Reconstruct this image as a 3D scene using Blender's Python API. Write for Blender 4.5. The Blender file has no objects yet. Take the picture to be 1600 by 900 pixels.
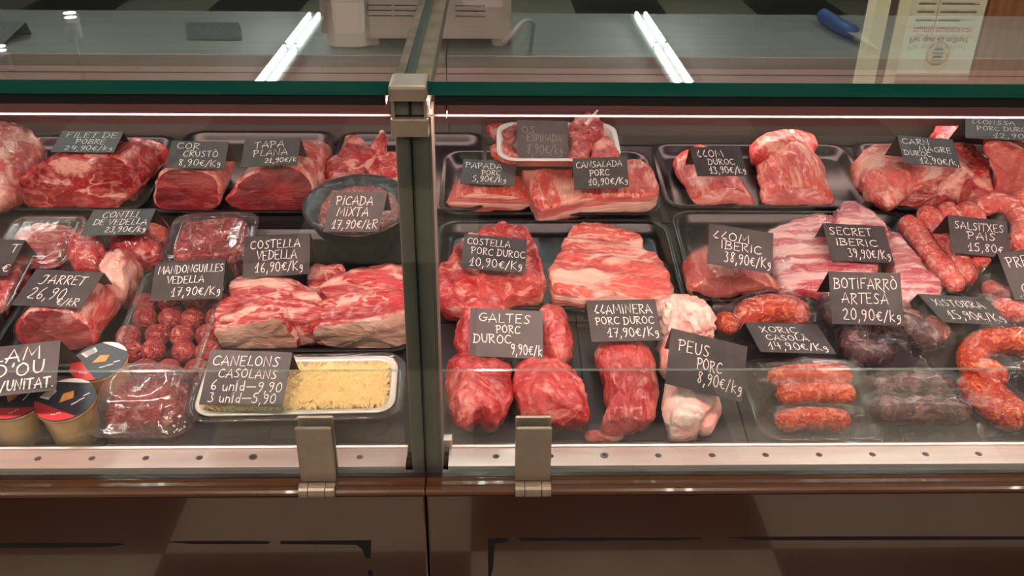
import bpy, math, random
from mathutils import Vector, Matrix, noise
random.seed(7)
sc = bpy.context.scene
COL = sc.collection
R = math.radians

# ------------------------------------------------------------------ camera
F, PITCH, YAW, ROLL = 1435.5, R(28.942), R(-1.558), R(0.716)
CAM = Vector((0, 0, 1.554))
_fw = Vector((0, math.cos(PITCH), -math.sin(PITCH))); _up = Vector((0, math.sin(PITCH), math.cos(PITCH))); _r = Vector((1, 0, 0))
_r, _up = _r*math.cos(ROLL)+_up*math.sin(ROLL), _up*math.cos(ROLL)-_r*math.sin(ROLL)
_Z = Matrix.Rotation(YAW, 3, 'Z')
_r, _up, _fw = _Z@_r, _Z@_up, _Z@_fw
cd = bpy.data.cameras.new('camera'); cd.sensor_width = 36; cd.lens = 36*F/1600; cd.clip_start = .02; cd.clip_end = 60
cam = bpy.data.objects.new('camera', cd); COL.objects.link(cam)
m3 = Matrix((_r, _up, -_fw)).transposed().to_4x4(); m3.translation = CAM
cam.matrix_world = m3
sc.camera = cam

# ------------------------------------------------------------------ world, exposure
w_ = bpy.data.worlds.new('world'); sc.world = w_; w_.use_nodes = True
w_.node_tree.nodes['Background'].inputs[0].default_value = (.8, .9, .95, 1)
w_.node_tree.nodes['Background'].inputs[1].default_value = .10
sc.view_settings.view_transform = 'Standard'; sc.view_settings.look = 'None'
sc.view_settings.exposure = 0.0; sc.view_settings.gamma = 1; sc.view_settings.use_curve_mapping = False
try:
    sc.cycles.use_denoising = True; sc.cycles.max_bounces = 12; sc.cycles.transparent_max_bounces = 32
    sc.cycles.sample_clamp_indirect = 6; sc.cycles.caustics_reflective = False; sc.cycles.caustics_refractive = False
except Exception: pass
TUBE_POWER, FILL_WARM, LED_FRONT, LED_REAR = 52.0, 62.0, 125.0, 13.0

# ------------------------------------------------------------------ measuring helpers
DO = Vector((0, .846, .862)); DA = R(10.5)                # deck origin and slope
DV = Vector((0, math.cos(DA), math.sin(DA))); DW = Vector((0, -math.sin(DA), math.cos(DA)))
def ray(px, py): return _r*((px-800)/F) - _up*((py-450)/F) + _fw
def zc_pt(px, py, z): return CAM + ray(px, py)*z
def atY(px, py, Y): d = ray(px, py); return CAM + d*(Y/d.y)
def atZ(px, py, Z): d = ray(px, py); return CAM + d*((Z-CAM.z)/d.z)
def to_deck(P): q = P-DO; return Vector((q.x, q.dot(DV), q.dot(DW)))
def on_w(px, py, w=0):
    d = ray(px, py); t = (DO+DW*w-CAM).dot(DW)/d.dot(DW); q = to_deck(CAM+d*t); return q.x, q.y
def on_v(px, py, v):
    d = ray(px, py); t = (DO+DV*v-CAM).dot(DV)/d.dot(DV); q = to_deck(CAM+d*t); return q.x, q.z

# ------------------------------------------------------------------ materials
def s(r, g, b):
    f = lambda c: (c/255/12.92 if c/255 <= .04045 else ((c/255+.055)/1.055)**2.4)
    return (f(r), f(g), f(b), 1)
class NT:
    def __init__(self, name):
        self.m = bpy.data.materials.new(name); self.m.use_nodes = True
        self.t = self.m.node_tree; self.t.nodes.clear()
        self.out = self.t.nodes.new('ShaderNodeOutputMaterial')
    def n(self, typ, ins=None, **kw):
        nd = self.t.nodes.new('ShaderNode'+typ)
        for k, v in kw.items(): setattr(nd, k, v)
        for k, v in (ins or {}).items():
            if hasattr(v, 'is_output') or isinstance(v, bpy.types.NodeSocket): self.t.links.new(v, nd.inputs[k])
            else: nd.inputs[k].default_value = v
        return nd
    def surf(self, sock): self.t.links.new(sock, self.out.inputs[0]); return self.m
    def math(self, op, a, b=0.0, clamp=False):
        nd = self.n('Math', {0: a, 1: b}, operation=op); nd.use_clamp = clamp; return nd.outputs[0]
    def mix(self, fac, a, b):
        nd = self.n('Mix', data_type='RGBA')
        for i, v in ((0, fac), (6, a), (7, b)):
            if isinstance(v, bpy.types.NodeSocket): self.t.links.new(v, nd.inputs[i])
            else: nd.inputs[i].default_value = v
        return nd.outputs[2]
    def coord(self, scale=(1, 1, 1), rnd=True):
        tc = self.n('TexCoord'); mp = self.n('Mapping', {0: tc.outputs['Object'], 3: scale})
        if rnd:
            oi = self.n('ObjectInfo'); k = self.math('MULTIPLY', oi.outputs['Random'], 37.0)
            cx = self.n('CombineXYZ', {0: k, 1: k, 2: k}); self.t.links.new(cx.outputs[0], mp.inputs[1])
        return mp.outputs[0]
    def ramp(self, fac, a, b):
        nd = self.n('MapRange', {0: fac, 1: a, 2: b}); nd.interpolation_type = 'SMOOTHSTEP'; return nd.outputs[0]
    def noise(self, vec, sc_, det=3, dist=0, rough=.5):
        return self.n('TexNoise', {'Vector': vec, 'Scale': sc_, 'Detail': det, 'Distortion': dist, 'Roughness': rough}).outputs[0]
def plain(name, col, rough=.5, metal=0, bump=0, bscale=200, var=0, stretch=(1, 1, 1), coat=0, spec=.5):
    t = NT(name); c = t.coord(stretch, False); base = col
    if var:
        nz = t.noise(c, bscale*.3, 4); base = t.mix(t.ramp(nz, .35, .7), col, tuple(x*(1-var) for x in col[:3])+(1,))
    ins = {'Base Color': base, 'Roughness': rough, 'Metallic': metal, 'Coat Weight': coat, 'Coat IOR': 1.55, 'Coat Roughness': .03, 'Specular IOR Level': spec}
    if bump:
        b = t.n('Bump', {'Strength': bump, 'Distance': .001, 'Height': t.noise(c, bscale, 4)}); ins['Normal'] = b.outputs[0]
    return t.surf(t.n('BsdfPrincipled', ins).outputs[0])
def emis(name, col, st):
    t = NT(name); return t.surf(t.n('Emission', {0: col, 1: st}).outputs[0])
def clear(name, tint=(.97, .99, .98, 1), f0=.04, rough=.0, haze=0.0, bump=0, bscale=60, hazecol=(.8, .8, .8, 1), gmax=1.0):
    t = NT(name)
    lw = t.n('LayerWeight', {0: .5}); k = t.math('POWER', lw.outputs['Facing'], 5.0)
    fac = t.math('ADD', t.math('MULTIPLY', k, gmax-f0), f0, True)
    tr = t.n('BsdfTransparent', {0: tint})
    gi = {0: (1, 1, 1, 1), 'Roughness': rough}
    if bump:
        c = t.coord(); b = t.n('Bump', {'Strength': bump, 'Distance': .004, 'Height': t.noise(c, bscale, 4, 1.5)}); gi['Normal'] = b.outputs[0]
    gl = t.n('BsdfGlossy', gi)
    base = tr.outputs[0]
    if haze:
        df = t.n('BsdfDiffuse', {0: hazecol}); base = t.n('MixShader', {0: haze, 1: base, 2: df.outputs[0]}).outputs[0]
    return t.surf(t.n('MixShader', {0: fac, 1: base, 2: gl.outputs[0]}).outputs[0])
def meat(name, lean, dark, fat, amt=.4, sc_=30, stretch=(1, 1, 1), rough=.34, bump=.7, vein=.35, vsc=1.2, coat=.35, grain=0):
    t = NT(name); c0 = t.coord(stretch)
    wn = t.n('TexNoise', {'Vector': c0, 'Scale': sc_*.7, 'Detail': 3.0})
    wv = t.n('VectorMath', {0: wn.outputs[1], 1: (.5, .5, .5)}, operation='SUBTRACT'); ws_ = t.n('VectorMath', {0: wv.outputs[0], 'Scale': .035}, operation='SCALE')
    c = t.n('VectorMath', {0: c0, 1: ws_.outputs[0]}, operation='ADD').outputs[0]
    n1 = t.noise(c, sc_*.6, 3, 0, .55); n2 = t.noise(c, sc_, 6, .3, .62); n3 = t.noise(c, sc_*7, 4, .2, .6); n4 = t.noise(c, sc_*vsc, 3, .8, .5)
    col = t.mix(t.ramp(n1, .38, .64), dark, lean)
    lite = tuple(min(1, x*.6+f*.4) for x, f in zip(lean[:3], fat[:3]))+(1,)
    col = t.mix(t.math('MULTIPLY', t.ramp(n3, .44, .72), .55), col, lite)
    th = .665-.27*amt; fm = t.ramp(n2, th-.035, th+.06)
    fcol = t.mix(t.ramp(n3, .35, .65), fat, tuple(f*.75+x*.25 for x, f in zip(lean[:3], fat[:3]))+(1,))
    col = t.mix(t.math('MULTIPLY', fm, .92), col, fcol)
    if vein:
        ab = t.math('ABSOLUTE', t.math('SUBTRACT', n4, .5)); ln = t.math('SUBTRACT', 1.0, t.ramp(ab, .004, .026))
        col = t.mix(t.math('MULTIPLY', ln, t.math('MULTIPLY', t.ramp(n1, .35, .6), vein)), col, fat)
    hgt = t.math('ADD', t.math('MULTIPLY', n2, 1.1), t.math('MULTIPLY', n3, .4))
    if grain:
        g = t.n('TexVoronoi', {'Vector': c, 'Scale': grain}); hgt = t.math('SUBTRACT', hgt, t.math('MULTIPLY', g.outputs[0], 1.4))
        col = t.mix(t.ramp(g.outputs[0], .45, .9), col, dark)
    b = t.n('Bump', {'Strength': bump, 'Distance': .006, 'Height': hgt})
    rg = t.math('ADD', t.math('MULTIPLY', n2, .3), rough-.14)
    return t.surf(t.n('BsdfPrincipled', {'Base Color': col, 'Roughness': rg, 'Normal': b.outputs[0], 'Coat Weight': coat, 'Coat Roughness': .14}).outputs[0])
FATW = s(236, 196, 178); FATP = s(232, 160, 146)
M = dict(
 beef_cut=meat('beef_cut', s(148, 38, 42), s(106, 22, 28), s(200, 106, 98), .1, 26, (1, 1, 2.8), .38, .5, .22),
 beef_side=meat('beef_side', s(196, 50, 50), s(146, 28, 34), s(238, 172, 158), .42, 22, (1.3, .6, 1), .32, 1.0, .5),
 marbled=meat('marbled', s(178, 46, 48), s(138, 28, 34), s(238, 182, 164), .34, 15, (1, 1, 1.5), .36, .6, .9, .9),
 fatcap=meat('fatcap', s(220, 100, 92), s(190, 58, 60), s(242, 190, 170), .58, 22, (1, 1, 1), .34, 1.0, .5),
 pork_cut=meat('pork_cut', s(206, 112, 102), s(188, 86, 82), s(234, 178, 164), .18, 16, (1, 1, 1), .42, .4, .35),
 pork_top=meat('pork_top', s(224, 90, 74), s(202, 58, 54), s(244, 176, 156), .46, 24, (1.8, .5, 1), .32, 1.0, .8),
 pork_lean=meat('pork_lean', s(196, 58, 56), s(158, 32, 38), s(238, 166, 154), .32, 20, (1.5, .5, 1), .28, 1.0, .6),
 pork_neck=meat('pork_neck', s(170, 56, 56), s(132, 34, 40), s(240, 182, 164), .26, 16, (1, 1, 1), .36, .6, 1.0, 1.4),
 cheek=meat('cheek', s(192, 54, 56), s(150, 32, 40), s(230, 146, 136), .32, 17, (1, 1, 1), .27, 1.0, .6),
 rib=meat('rib', s(214, 88, 76), s(190, 54, 52), s(246, 196, 176), .6, 18, (.6, 1.9, 1), .3, 1.0, .7),
 rib_red=meat('rib_red', s(206, 60, 58), s(162, 30, 38), s(242, 172, 156), .36, 22, (1, 1.4, 1), .28, 1.0, .7),
 streaky=meat('streaky', s(214, 92, 102), s(188, 54, 72), s(250, 206, 198), .62, 20, (.45, 3.0, 1), .32, .8, .7),
 layers=meat('layers', s(214, 108, 98), s(192, 78, 72), s(246, 204, 184), .66, 16, (.25, .25, 3.6), .36, .7, .6),
 veal_rib=meat('veal_rib', s(190, 52, 56), s(150, 28, 36), s(246, 190, 174), .46, 18, (.5, 1.8, 1.8), .28, 1.0, .9),
 hide=meat('hide', s(206, 168, 148), s(180, 136, 114), s(230, 196, 176), .5, 14, (1, 1, 1.5), .42, .7, .3),
 skin=meat('skin', s(242, 194, 178), s(232, 158, 148), s(250, 220, 206), .55, 14, (1, 1, 1), .38, 1.0, .4, coat=.25),
 mince=meat('mince', s(212, 74, 74), s(154, 38, 44), s(242, 166, 156), .44, 60, (1, 1, 1), .4, 1.0, .2, grain=180),
 ball=meat('ball', s(200, 70, 72), s(162, 44, 50), s(232, 148, 140), .38, 80, (1, 1, 1), .36, 1.0, .2, grain=220),
 sausage=meat('sausage', s(228, 98, 88), s(216, 80, 74), s(248, 184, 170), .5, 85, (1, 1, 1), .28, .6, .3, grain=115),
 chorizo=meat('chorizo', s(218, 70, 28), s(190, 44, 20), s(242, 146, 88), .42, 90, (1, 1, 1), .26, .7, .3, grain=130),
 blood=meat('blood', s(88, 46, 50), s(54, 26, 31), s(150, 102, 98), .28, 60, (1, 1, 1), .26, .8, .3),
 cheese_bed=plain('cheese_bed', s(214, 176, 104), .6),
 bone=plain('bone', s(238, 206, 190), .4, bump=.2),
 black=plain('black_plastic', s(14, 14, 16), .3, bump=.05, bscale=500, spec=.4),
 slate=plain('slate', s(48, 46, 46), .55, bump=.4, bscale=70, var=.35, stretch=(.3, 2, 1)),
 card=plain('chalk_card', s(64, 57, 58), .5, bump=.3, bscale=150, var=.4, spec=.6),
 chalk=plain('chalk', s(244, 238, 232), .9), chalkdim=plain('chalk_faded', s(150, 144, 140), .9),
 steel=plain('brushed_steel', s(214, 200, 192), .38, .5, .12, 260, .12, (.05, 1, 1)),
 steel_top=plain('worktop_steel', s(158, 158, 150), .4, .4, .15, 220, .2, (.06, 1, 1)),
 satin=plain('satin_nickel', s(188, 168, 148), .36, .6, .06, 300, .1),
 postm=plain('post_aluminium', s(116, 112, 102), .45, .4, .1, 240, .15, (1, 1, .1)),
 gritty=plain('glued_profile', s(206, 170, 140), .5, .4, .8, 120, .45),
 brown=plain('brown_lacquer', s(70, 36, 19), .12, 0, 0, 60, .05, coat=1.0, spec=.8),
 mould=plain('brown_moulding', s(104, 62, 34), .28, 0, coat=.3),
 channel=plain('channel_steel', s(92, 100, 94), .35, .5), dark=plain('black_metal', s(20, 20, 21), .45), slot=plain('slot_black', s(10, 8, 7), .8),
 rear=plain('rear_panel', s(48, 50, 46), .5, 0), maroon=plain('rear_housing', s(86, 58, 56), .4),
 screw=plain('screw', s(150, 140, 134), .35, 1),
 glass=clear('glass', (.965, .985, .975, 1)),
 gedge=plain('glass_edge', s(12, 86, 76), .12, 0, coat=.5), gedge_thin=plain('glass_edge_thin', s(60, 40, 38), .35, 0),
 inner_edge=clear('inner_glass_edge', (.8, .92, .87, 1), .08, .1, .3, hazecol=(.25, .32, .28, 1)),
 glass_low=clear('guard_glass', (.975, .99, .98, 1), .045, gmax=.3),
 lidp=clear('domed_lid', (.95, .94, .94, 1), .09, .06, .10, .3, 30, hazecol=(.8, .7, .68, 1)),
 pet=clear('clear_plastic', (.96, .96, .96, 1), .06, .05, .025, .25, 40), film=clear('cling_film', (.98, .98, .98, 1), .055, .06, .012, 1.0, 55),
 pouch=clear('vacuum_pouch', (.97, .97, .97, 1), .06, .06, .016, 1.0, 60),
 foam=plain('white_foam', s(236, 230, 224), .6), foil=plain('foil_tray', s(222, 214, 202), .3, .45, .4, 150),
 cheese=plain('cheese', s(248, 222, 160), .55), cup=plain('caramel_cup', s(246, 206, 146), .34, coat=.2, var=.08),
 navy=plain('lid_dark', s(52, 54, 62), .35), red=plain('lid_red', s(214, 62, 66), .35), white=plain('white_print', s(240, 232, 228), .5),
 orange=plain('lid_orange', s(226, 158, 84), .4, var=.3, bscale=400), ink=plain('ink', s(50, 46, 46), .7),
 shell=plain('scale_shell', s(198, 192, 180), .45), shell2=plain('scale_shell_grey', s(172, 166, 156), .45), cable=plain('cable', s(222, 220, 210), .5),
 blue=plain('blue_handle', s(52, 92, 168), .4), wood=plain('wood_panel', s(170, 104, 66), .5, 0, .2, 30, .35, (6, 1, .4)),
 cream=plain('cream_frame', s(230, 210, 168), .5), woodd=plain('dark_frame', s(96, 74, 62), .5), paper=plain('poster_paper', s(250, 238, 206), .7), gold=plain('poster_gold', s(206, 156, 80), .7),
 tile_l=plain('floor_light', s(200, 186, 166), .3, var=.12, bscale=20), tile_d=plain('floor_dark', s(52, 52, 56), .3, var=.15, bscale=20), grout=plain('grout', s(70, 68, 64), .8),
 wall=plain('wall_paint', s(110, 116, 110), .8), wall_d=plain('wall_grey', s(120, 112, 100), .8), ceil=plain('ceiling_paint', s(150, 150, 144), .9),
 fill_warm=emis('warm_fill_tube', (1, .90, .78, 1), FILL_WARM),  # emission of the added customer-side fill lights
 spot=emis('spot_lamp', (1, .93, .88, 1), 20),
 tube=emis('fluorescent_tube', (.92, 1, .95, 1), TUBE_POWER), fix=plain('fixture_grey', s(96, 108, 104), .6),
 led=emis('pink_led', (1, .64, .58, 1), LED_FRONT), led2=emis('pink_led_rear', (1, .64, .58, 1), LED_REAR),
)

# ------------------------------------------------------------------ object helpers
def mesh(name, V, Fc, mat, parent=None, smooth=False, loc=None, rot=None, mats=None, mi=None):
    me = bpy.data.meshes.new(name); me.from_pydata([tuple(v) for v in V], [], Fc)
    for q in (mats or [mat]): me.materials.append(M[q])
    if mi: me.polygons.foreach_set('material_index', mi)
    if smooth: me.polygons.foreach_set('use_smooth', [True]*len(me.polygons))
    me.update()
    o = bpy.data.objects.new(name, me); COL.objects.link(o)
    if parent: o.parent = parent
    if loc is not None: o.location = loc
    if rot is not None: o.rotation_euler = rot
    return o
def tag(o, label, cat, group=None, kind=None):
    if label: o['label'] = label
    if cat: o['category'] = cat
    if group: o['group'] = group
    if kind: o['kind'] = kind
    return o
def empty(name, loc=(0, 0, 0), rot=(0, 0, 0)):
    o = bpy.data.objects.new(name, None); COL.objects.link(o); o.location = loc; o.rotation_euler = rot; o.empty_display_size = .02; return o
def struct(o): o['kind'] = 'structure'; return o
def boxvf(x0, x1, y0, y1, z0, z1, bev=0):
    if not bev:
        V = [(x, y, z) for x in (x0, x1) for y in (y0, y1) for z in (z0, z1)]
        return V, [(0, 1, 3, 2), (4, 6, 7, 5), (0, 4, 5, 1), (2, 3, 7, 6), (0, 2, 6, 4), (1, 5, 7, 3)]
    import bmesh
    bm = bmesh.new(); bmesh.ops.create_cube(bm, size=1)
    for v in bm.verts: v.co = Vector((x0+(v.co.x+.5)*(x1-x0), y0+(v.co.y+.5)*(y1-y0), z0+(v.co.z+.5)*(z1-z0)))
    bmesh.ops.bevel(bm, geom=bm.edges[:], offset=bev, segments=2, affect='EDGES', profile=.6)
    bm.verts.index_update(); V = [tuple(v.co) for v in bm.verts]; Fc = [[v.index for v in f.verts] for f in bm.faces]; bm.free(); return V, Fc
def box(name, x0, x1, y0, y1, z0, z1, mat, parent=None, bev=0):
    V, Fc = boxvf(x0, x1, y0, y1, z0, z1, bev); return mesh(name, V, Fc, mat, parent)
def prism_x(name, prof, x0, x1, mat, parent=None, smooth=False):       # profile in (y, z) extruded along x
    n = len(prof); V = [(x0, y, z) for y, z in prof]+[(x1, y, z) for y, z in prof]
    Fc = [(i, (i+1) % n, n+(i+1) % n, n+i) for i in range(n)]+[tuple(range(n))[::-1], tuple(range(n, 2*n))]
    return mesh(name, V, Fc, mat, parent, smooth)
def cyl(name, a, b, r, mat, parent=None, n=16, r2=None):
    a = Vector(a); b = Vector(b); d = (b-a).normalized(); x = d.orthogonal().normalized(); y = d.cross(x); r2 = r if r2 is None else r2
    V = [a+(x*math.cos(t)+y*math.sin(t))*r for t in [2*math.pi*i/n for i in range(n)]]+[b+(x*math.cos(t)+y*math.sin(t))*r2 for t in [2*math.pi*i/n for i in range(n)]]
    Fc = [(i, (i+1) % n, n+(i+1) % n, n+i) for i in range(n)]+[tuple(range(n))[::-1], tuple(range(n, 2*n))]
    return mesh(name, V, Fc, mat, parent)

# ================================================================== the room
floor = struct(empty('floor'))
grout = mesh('floor_base', [(-9, -5, -.01), (9, -5, -.01), (9, 11, -.01), (-9, 11, -.01)], [(0, 1, 2, 3)], 'grout', floor)
TV, TF = boxvf(-.349, .349, -.349, .349, -.012, 0)
tl = {}
for i in range(-7, 8):
    for j in range(-6, 15):
        k = 'tile_d' if (i+j) % 2 else 'tile_l'
        if k not in tl: o = mesh('floor_tile', TV, TF, k, floor); tl[k] = o
        else: o = tl[k].copy(); COL.objects.link(o); o.parent = floor
        o.location = (-.045+.35+.7*i, .35+.7*j, 0)
struct(box('ceiling', -9, 9, -5, 11, 2.75, 2.8, 'ceil'))
struct(box('wall_back', -9, 9, 10.9, 11, 0, 2.75, 'wall'))
struct(box('wall_front', -9, 9, -5, -4.9, 0, 2.75, 'wall_d'))
struct(box('wall_left', -9, -8.9, -4.9, 10.9, 0, 2.75, 'wall_d'))
struct(box('wall_right', 8.9, 9, -4.9, 10.9, 0, 2.75, 'wall_d'))

def fixture(x, y0, label, tm='tube'):
    t = empty('fluorescent_light', (x, y0, 2.74))
    box('housing', -.075, .075, 0, 2.02, -.03, .008, 'fix', t)
    for i in range(2):
        for sx in (-.036, .036):
            cyl('tube', (sx, .02+i*1.0, -.043), (sx, .98+i*1.0, -.043), .0115, tm, t, 10)
            for yy in (.015+i*1.0, .985+i*1.0): cyl('tube_holder', (sx, yy-.012, -.043), (sx, yy+.012, -.043), .016, 'fix', t, 8)
    return tag(t, label, 'ceiling light', 'fluorescent lights')
fixture(1.2, 5.45, 'twin fluorescent tube light reflected right of the steel post in the top glass')
fixture(-1.37, 5.35, 'twin fluorescent tube light reflected left of the steel post in the top glass')
for x, n in ((-2.0, 'leftmost'), (-.7, 'second from left'), (.7, 'second from right'), (2.0, 'rightmost')):
    fixture(x, -2.4, f'added warm tube fill light over the customer side, {n}', 'fill_warm')  # unseen lamps, added to brighten and warm the counter front
for x, n in ((-1.5, 'left'), (0.0, 'middle'), (1.5, 'right')):
    fixture(x, 1.7, f'added tube fill light above the worktop, {n} one of three')  # extra lamps added to brighten the worktop, placed clear of the glass reflection

def spotlight(px, py, Yd, label):                               # hanging spot seen mirrored in the top glass
    P = atZ(px, py, 1.32); d = ray(px, py); d = Vector((d.x, d.y, -d.z)); Q = P+d*((Yd-P.y)/d.y)
    t = empty('ceiling_spotlight', Q); cyl('barrel', (0, 0, 0), (0, 0, .13), .048, 'dark', t, 20); cyl('bezel', (0, 0, -.006), (0, 0, .001), .05, 'dark', t, 20)
    cyl('lamp_face', (0, 0, -.008), (0, 0, -.005), .034, 'spot', t, 20); cyl('stem', (0, 0, .13), (0, 0, 2.752-Q.z), .008, 'dark', t, 8)
    return tag(t, label, 'spotlight', 'hanging ceiling spotlights')
spotlight(109, 22, 5.5, 'dark hanging spotlight mirrored in the glass above the worktop, right one')
spotlight(-1, 74, 5.5, 'dark hanging spotlight mirrored at the left edge of the top glass')

# ---- wooden board with poster, seen mirrored in the top glass
wb = empty('wooden_board', (2.2, 3.2, 0))
box('panel', -.76, 1.6, .02, .05, 0, 2.6, 'wood', wb)
for i in range(9): box('plank', -.48+i*.22, -.265+i*.22, .005, .02, .02, 2.58, 'wood', wb)
box('cream_edge', -.885, -.835, -.02, .05, 0, 2.6, 'cream', wb); box('dark_edge', -.835, -.80, 0, .05, 0, 2.6, 'woodd', wb); box('cream_edge', -.80, -.76, -.01, .05, 0, 2.6, 'cream', wb)
tag(wb, 'brown wooden board with cream edge strips behind the counter', 'board')

# ------------------------------------------------------------------ handwriting
G = {
'A': (.7, [[(0, 0), (.36, 1), (.7, 0)], [(-.05, .3), (.62, .36)]]), 'B': (.62, [[(.05, 0), (.05, 1)], [(-.05, 1), (.5, .95), (.52, .62), (.1, .52), (.62, .42), (.6, .05), (-.02, 0)]]),
'C': (.66, [[(.66, .85), (.4, 1), (.05, .75), (.03, .2), (.35, 0), (.68, .15)]]), 'D': (.68, [[(.05, 0), (.08, 1)], [(-.06, 1), (.55, .9), (.7, .4), (.4, .02), (-.04, 0)]]),
'E': (.55, [[(.55, 1), (.04, 1), (.04, 0), (.55, 0)], [(.04, .52), (.45, .54)]]), 'F': (.55, [[(.58, 1), (.04, .97), (.04, 0)], [(.04, .52), (.45, .54)]]),
'G': (.7, [[(.66, .86), (.38, 1), (.05, .72), (.03, .22), (.38, 0), (.66, .2), (.66, .45)], [(.4, .46), (.74, .46)]]), 'H': (.62, [[(.04, 0), (.04, 1)], [(.6, 0), (.6, 1)], [(.04, .5), (.6, .52)]]),
'I': (.16, [[(.08, 0), (.08, 1)]]), 'i': (.16, [[(.08, 0), (.08, .78)], [(.06, .96), (.1, 1.0)]]), 'J': (.6, [[(-.1, .8), (.15, 1), (.5, .92)], [(.4, .95), (.36, .2), (.1, -.1), (-.2, -.02)]]),
'K': (.6, [[(.05, 0), (.05, 1)], [(.55, .9), (.06, .42), (.6, 0)]]), 'k': (.5, [[(.05, 0), (.1, 1)], [(.45, .6), (.06, .35), (.5, 0)]]), 'L': (.5, [[(.12, 1), (.04, .02), (.52, .05)]]),
'Z': (.5, [[(.42, 1), (.05, .3), (.5, .12)], [(.5, .12), (.2, .1)]]), 'M': (.85, [[(0, 0), (.12, 1), (.42, .3), (.74, 1), (.84, 0)]]), 'N': (.68, [[(.02, 0), (.06, 1), (.6, .03), (.66, 1.05)]]),
'O': (.7, [[(.35, 1), (.04, .75), (.05, .2), (.38, 0), (.68, .3), (.64, .8), (.35, 1)]]), 'P': (.58, [[(.08, 0), (.06, 1)], [(-.1, .9), (.4, 1), (.6, .75), (.4, .48), (.08, .46)]]),
'Q': (.7, [[(.35, 1), (.04, .75), (.05, .2), (.38, 0), (.68, .3), (.64, .8), (.35, 1)], [(.4, .25), (.75, -.1)]]), 'R': (.6, [[(.06, 0), (.06, 1)], [(-.06, .95), (.45, 1), (.56, .72), (.1, .5), (.6, 0)]]),
'S': (.55, [[(.55, .88), (.28, 1), (.06, .78), (.28, .52), (.52, .28), (.3, 0), (.0, .1)]]), 'T': (.62, [[(-.02, .96), (.66, 1)], [(.33, .98), (.28, 0)]]), 'U': (.62, [[(.04, 1), (.06, .2), (.32, 0), (.58, .2), (.6, 1)]]),
'V': (.62, [[(0, 1), (.3, 0), (.64, 1)]]), 'X': (.6, [[(0, 1), (.58, 0)], [(.6, 1), (0, 0)]]), 'Y': (.6, [[(0, 1), (.3, .5), (.6, 1)], [(.3, .5), (.26, 0)]]),
'0': (.56, [[(.3, 1), (.04, .75), (.04, .2), (.3, 0), (.54, .25), (.52, .8), (.3, 1)]]), '1': (.36, [[(-.1, .42), (.26, 1), (.14, 0)], [(-.05, .0), (.34, .02)]]),
'2': (.56, [[(.02, .78), (.3, 1), (.5, .75), (.3, .35), (-.05, .06), (.56, .04)]]), '3': (.5, [[(.03, .95), (.45, .95), (.2, .58), (.5, .32), (.28, 0), (-.02, .1)]]), '4': (.56, [[(.12, 1), (.03, .42), (.56, .44)], [(.42, .85), (.38, 0)]]),
'5': (.54, [[(.54, 1), (.12, .96), (.08, .58), (.4, .6), (.5, .25), (.25, 0), (-.02, .1)]]), '6': (.52, [[(.42, 1), (.08, .6), (.05, .15), (.32, 0), (.5, .25), (.3, .48), (.06, .3)]]), '7': (.5, [[(.0, .95), (.5, .98), (.2, 0)], [(.1, .48), (.45, .52)]]),
'8': (.54, [[(.5, .86), (.25, 1), (.06, .78), (.45, .3), (.3, 0), (.05, .2), (.25, .5), (.5, .86)]]), '9': (.52, [[(.5, .85), (.22, 1), (.03, .72), (.25, .5), (.48, .7), (.5, .9), (.42, .3), (.2, 0)]]),
',': (.14, [[(.1, .08), (.0, -.22)]]), '.': (.1, [[(.04, .0), (.07, .04)]]), '/': (.4, [[(0, -.1), (.42, .95)]]), '-': (.9, [[(0, .42), (.9, .46)]]), "'": (.1, [[(.08, 1), (.04, .75)]]),
'E_': (.5, []), '%': (.6, [[(.1, .9), (.02, .75), (.16, .7), (.1, .9)], [(.55, 1), (.05, 0)], [(.5, .3), (.42, .1), (.58, .06), (.5, .3)]]),
'€': (.52, [[(.52, .74), (.3, .86), (.1, .6), (.1, .28), (.3, .04), (.54, .14)], [(-.04, .54), (.36, .56)], [(-.04, .38), (.32, .4)]]), 'g': (.4, [[(.38, .5), (.15, .58), (.05, .3), (.3, .2), (.38, .5), (.34, -.1), (.05, -.2)]]),
'u': (.45, [[(.03, .6), (.06, .1), (.25, 0), (.42, .2), (.43, .6), (.45, 0)]]), 'n': (.45, [[(.03, 0), (.05, .6)], [(.05, .4), (.25, .6), (.42, .45), (.43, 0)]]), 'd': (.48, [[(.42, .45), (.2, .58), (.04, .3), (.2, 0), (.42, .2)], [(.46, 1), (.44, 0)]]),
'À': (.7, [[(0, 0), (.36, 1), (.7, 0)], [(-.05, .3), (.62, .36)], [(.2, 1.3), (.42, 1.12)]]), 'Ò': (.7, [[(.35, 1), (.04, .75), (.05, .2), (.38, 0), (.68, .3), (.64, .8), (.35, 1)], [(.2, 1.3), (.42, 1.12)]]),
'Ç': (.66, [[(.66, .85), (.4, 1), (.05, .75), (.03, .2), (.35, 0), (.68, .15)], [(.36, 0), (.42, -.12), (.26, -.22)]]),
}
SMOOTH = set('BCDGJOPQRSU0235689€gundÒÇ')
def chaikin(p, k):
    for _ in range(k):
        q = [p[0]]
        for a, b in zip(p, p[1:]): q += [(a[0]*.75+b[0]*.25, a[1]*.75+b[1]*.25), (a[0]*.25+b[0]*.75, a[1]*.25+b[1]*.75)]
        p = q+[p[-1]]
    return p
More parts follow.
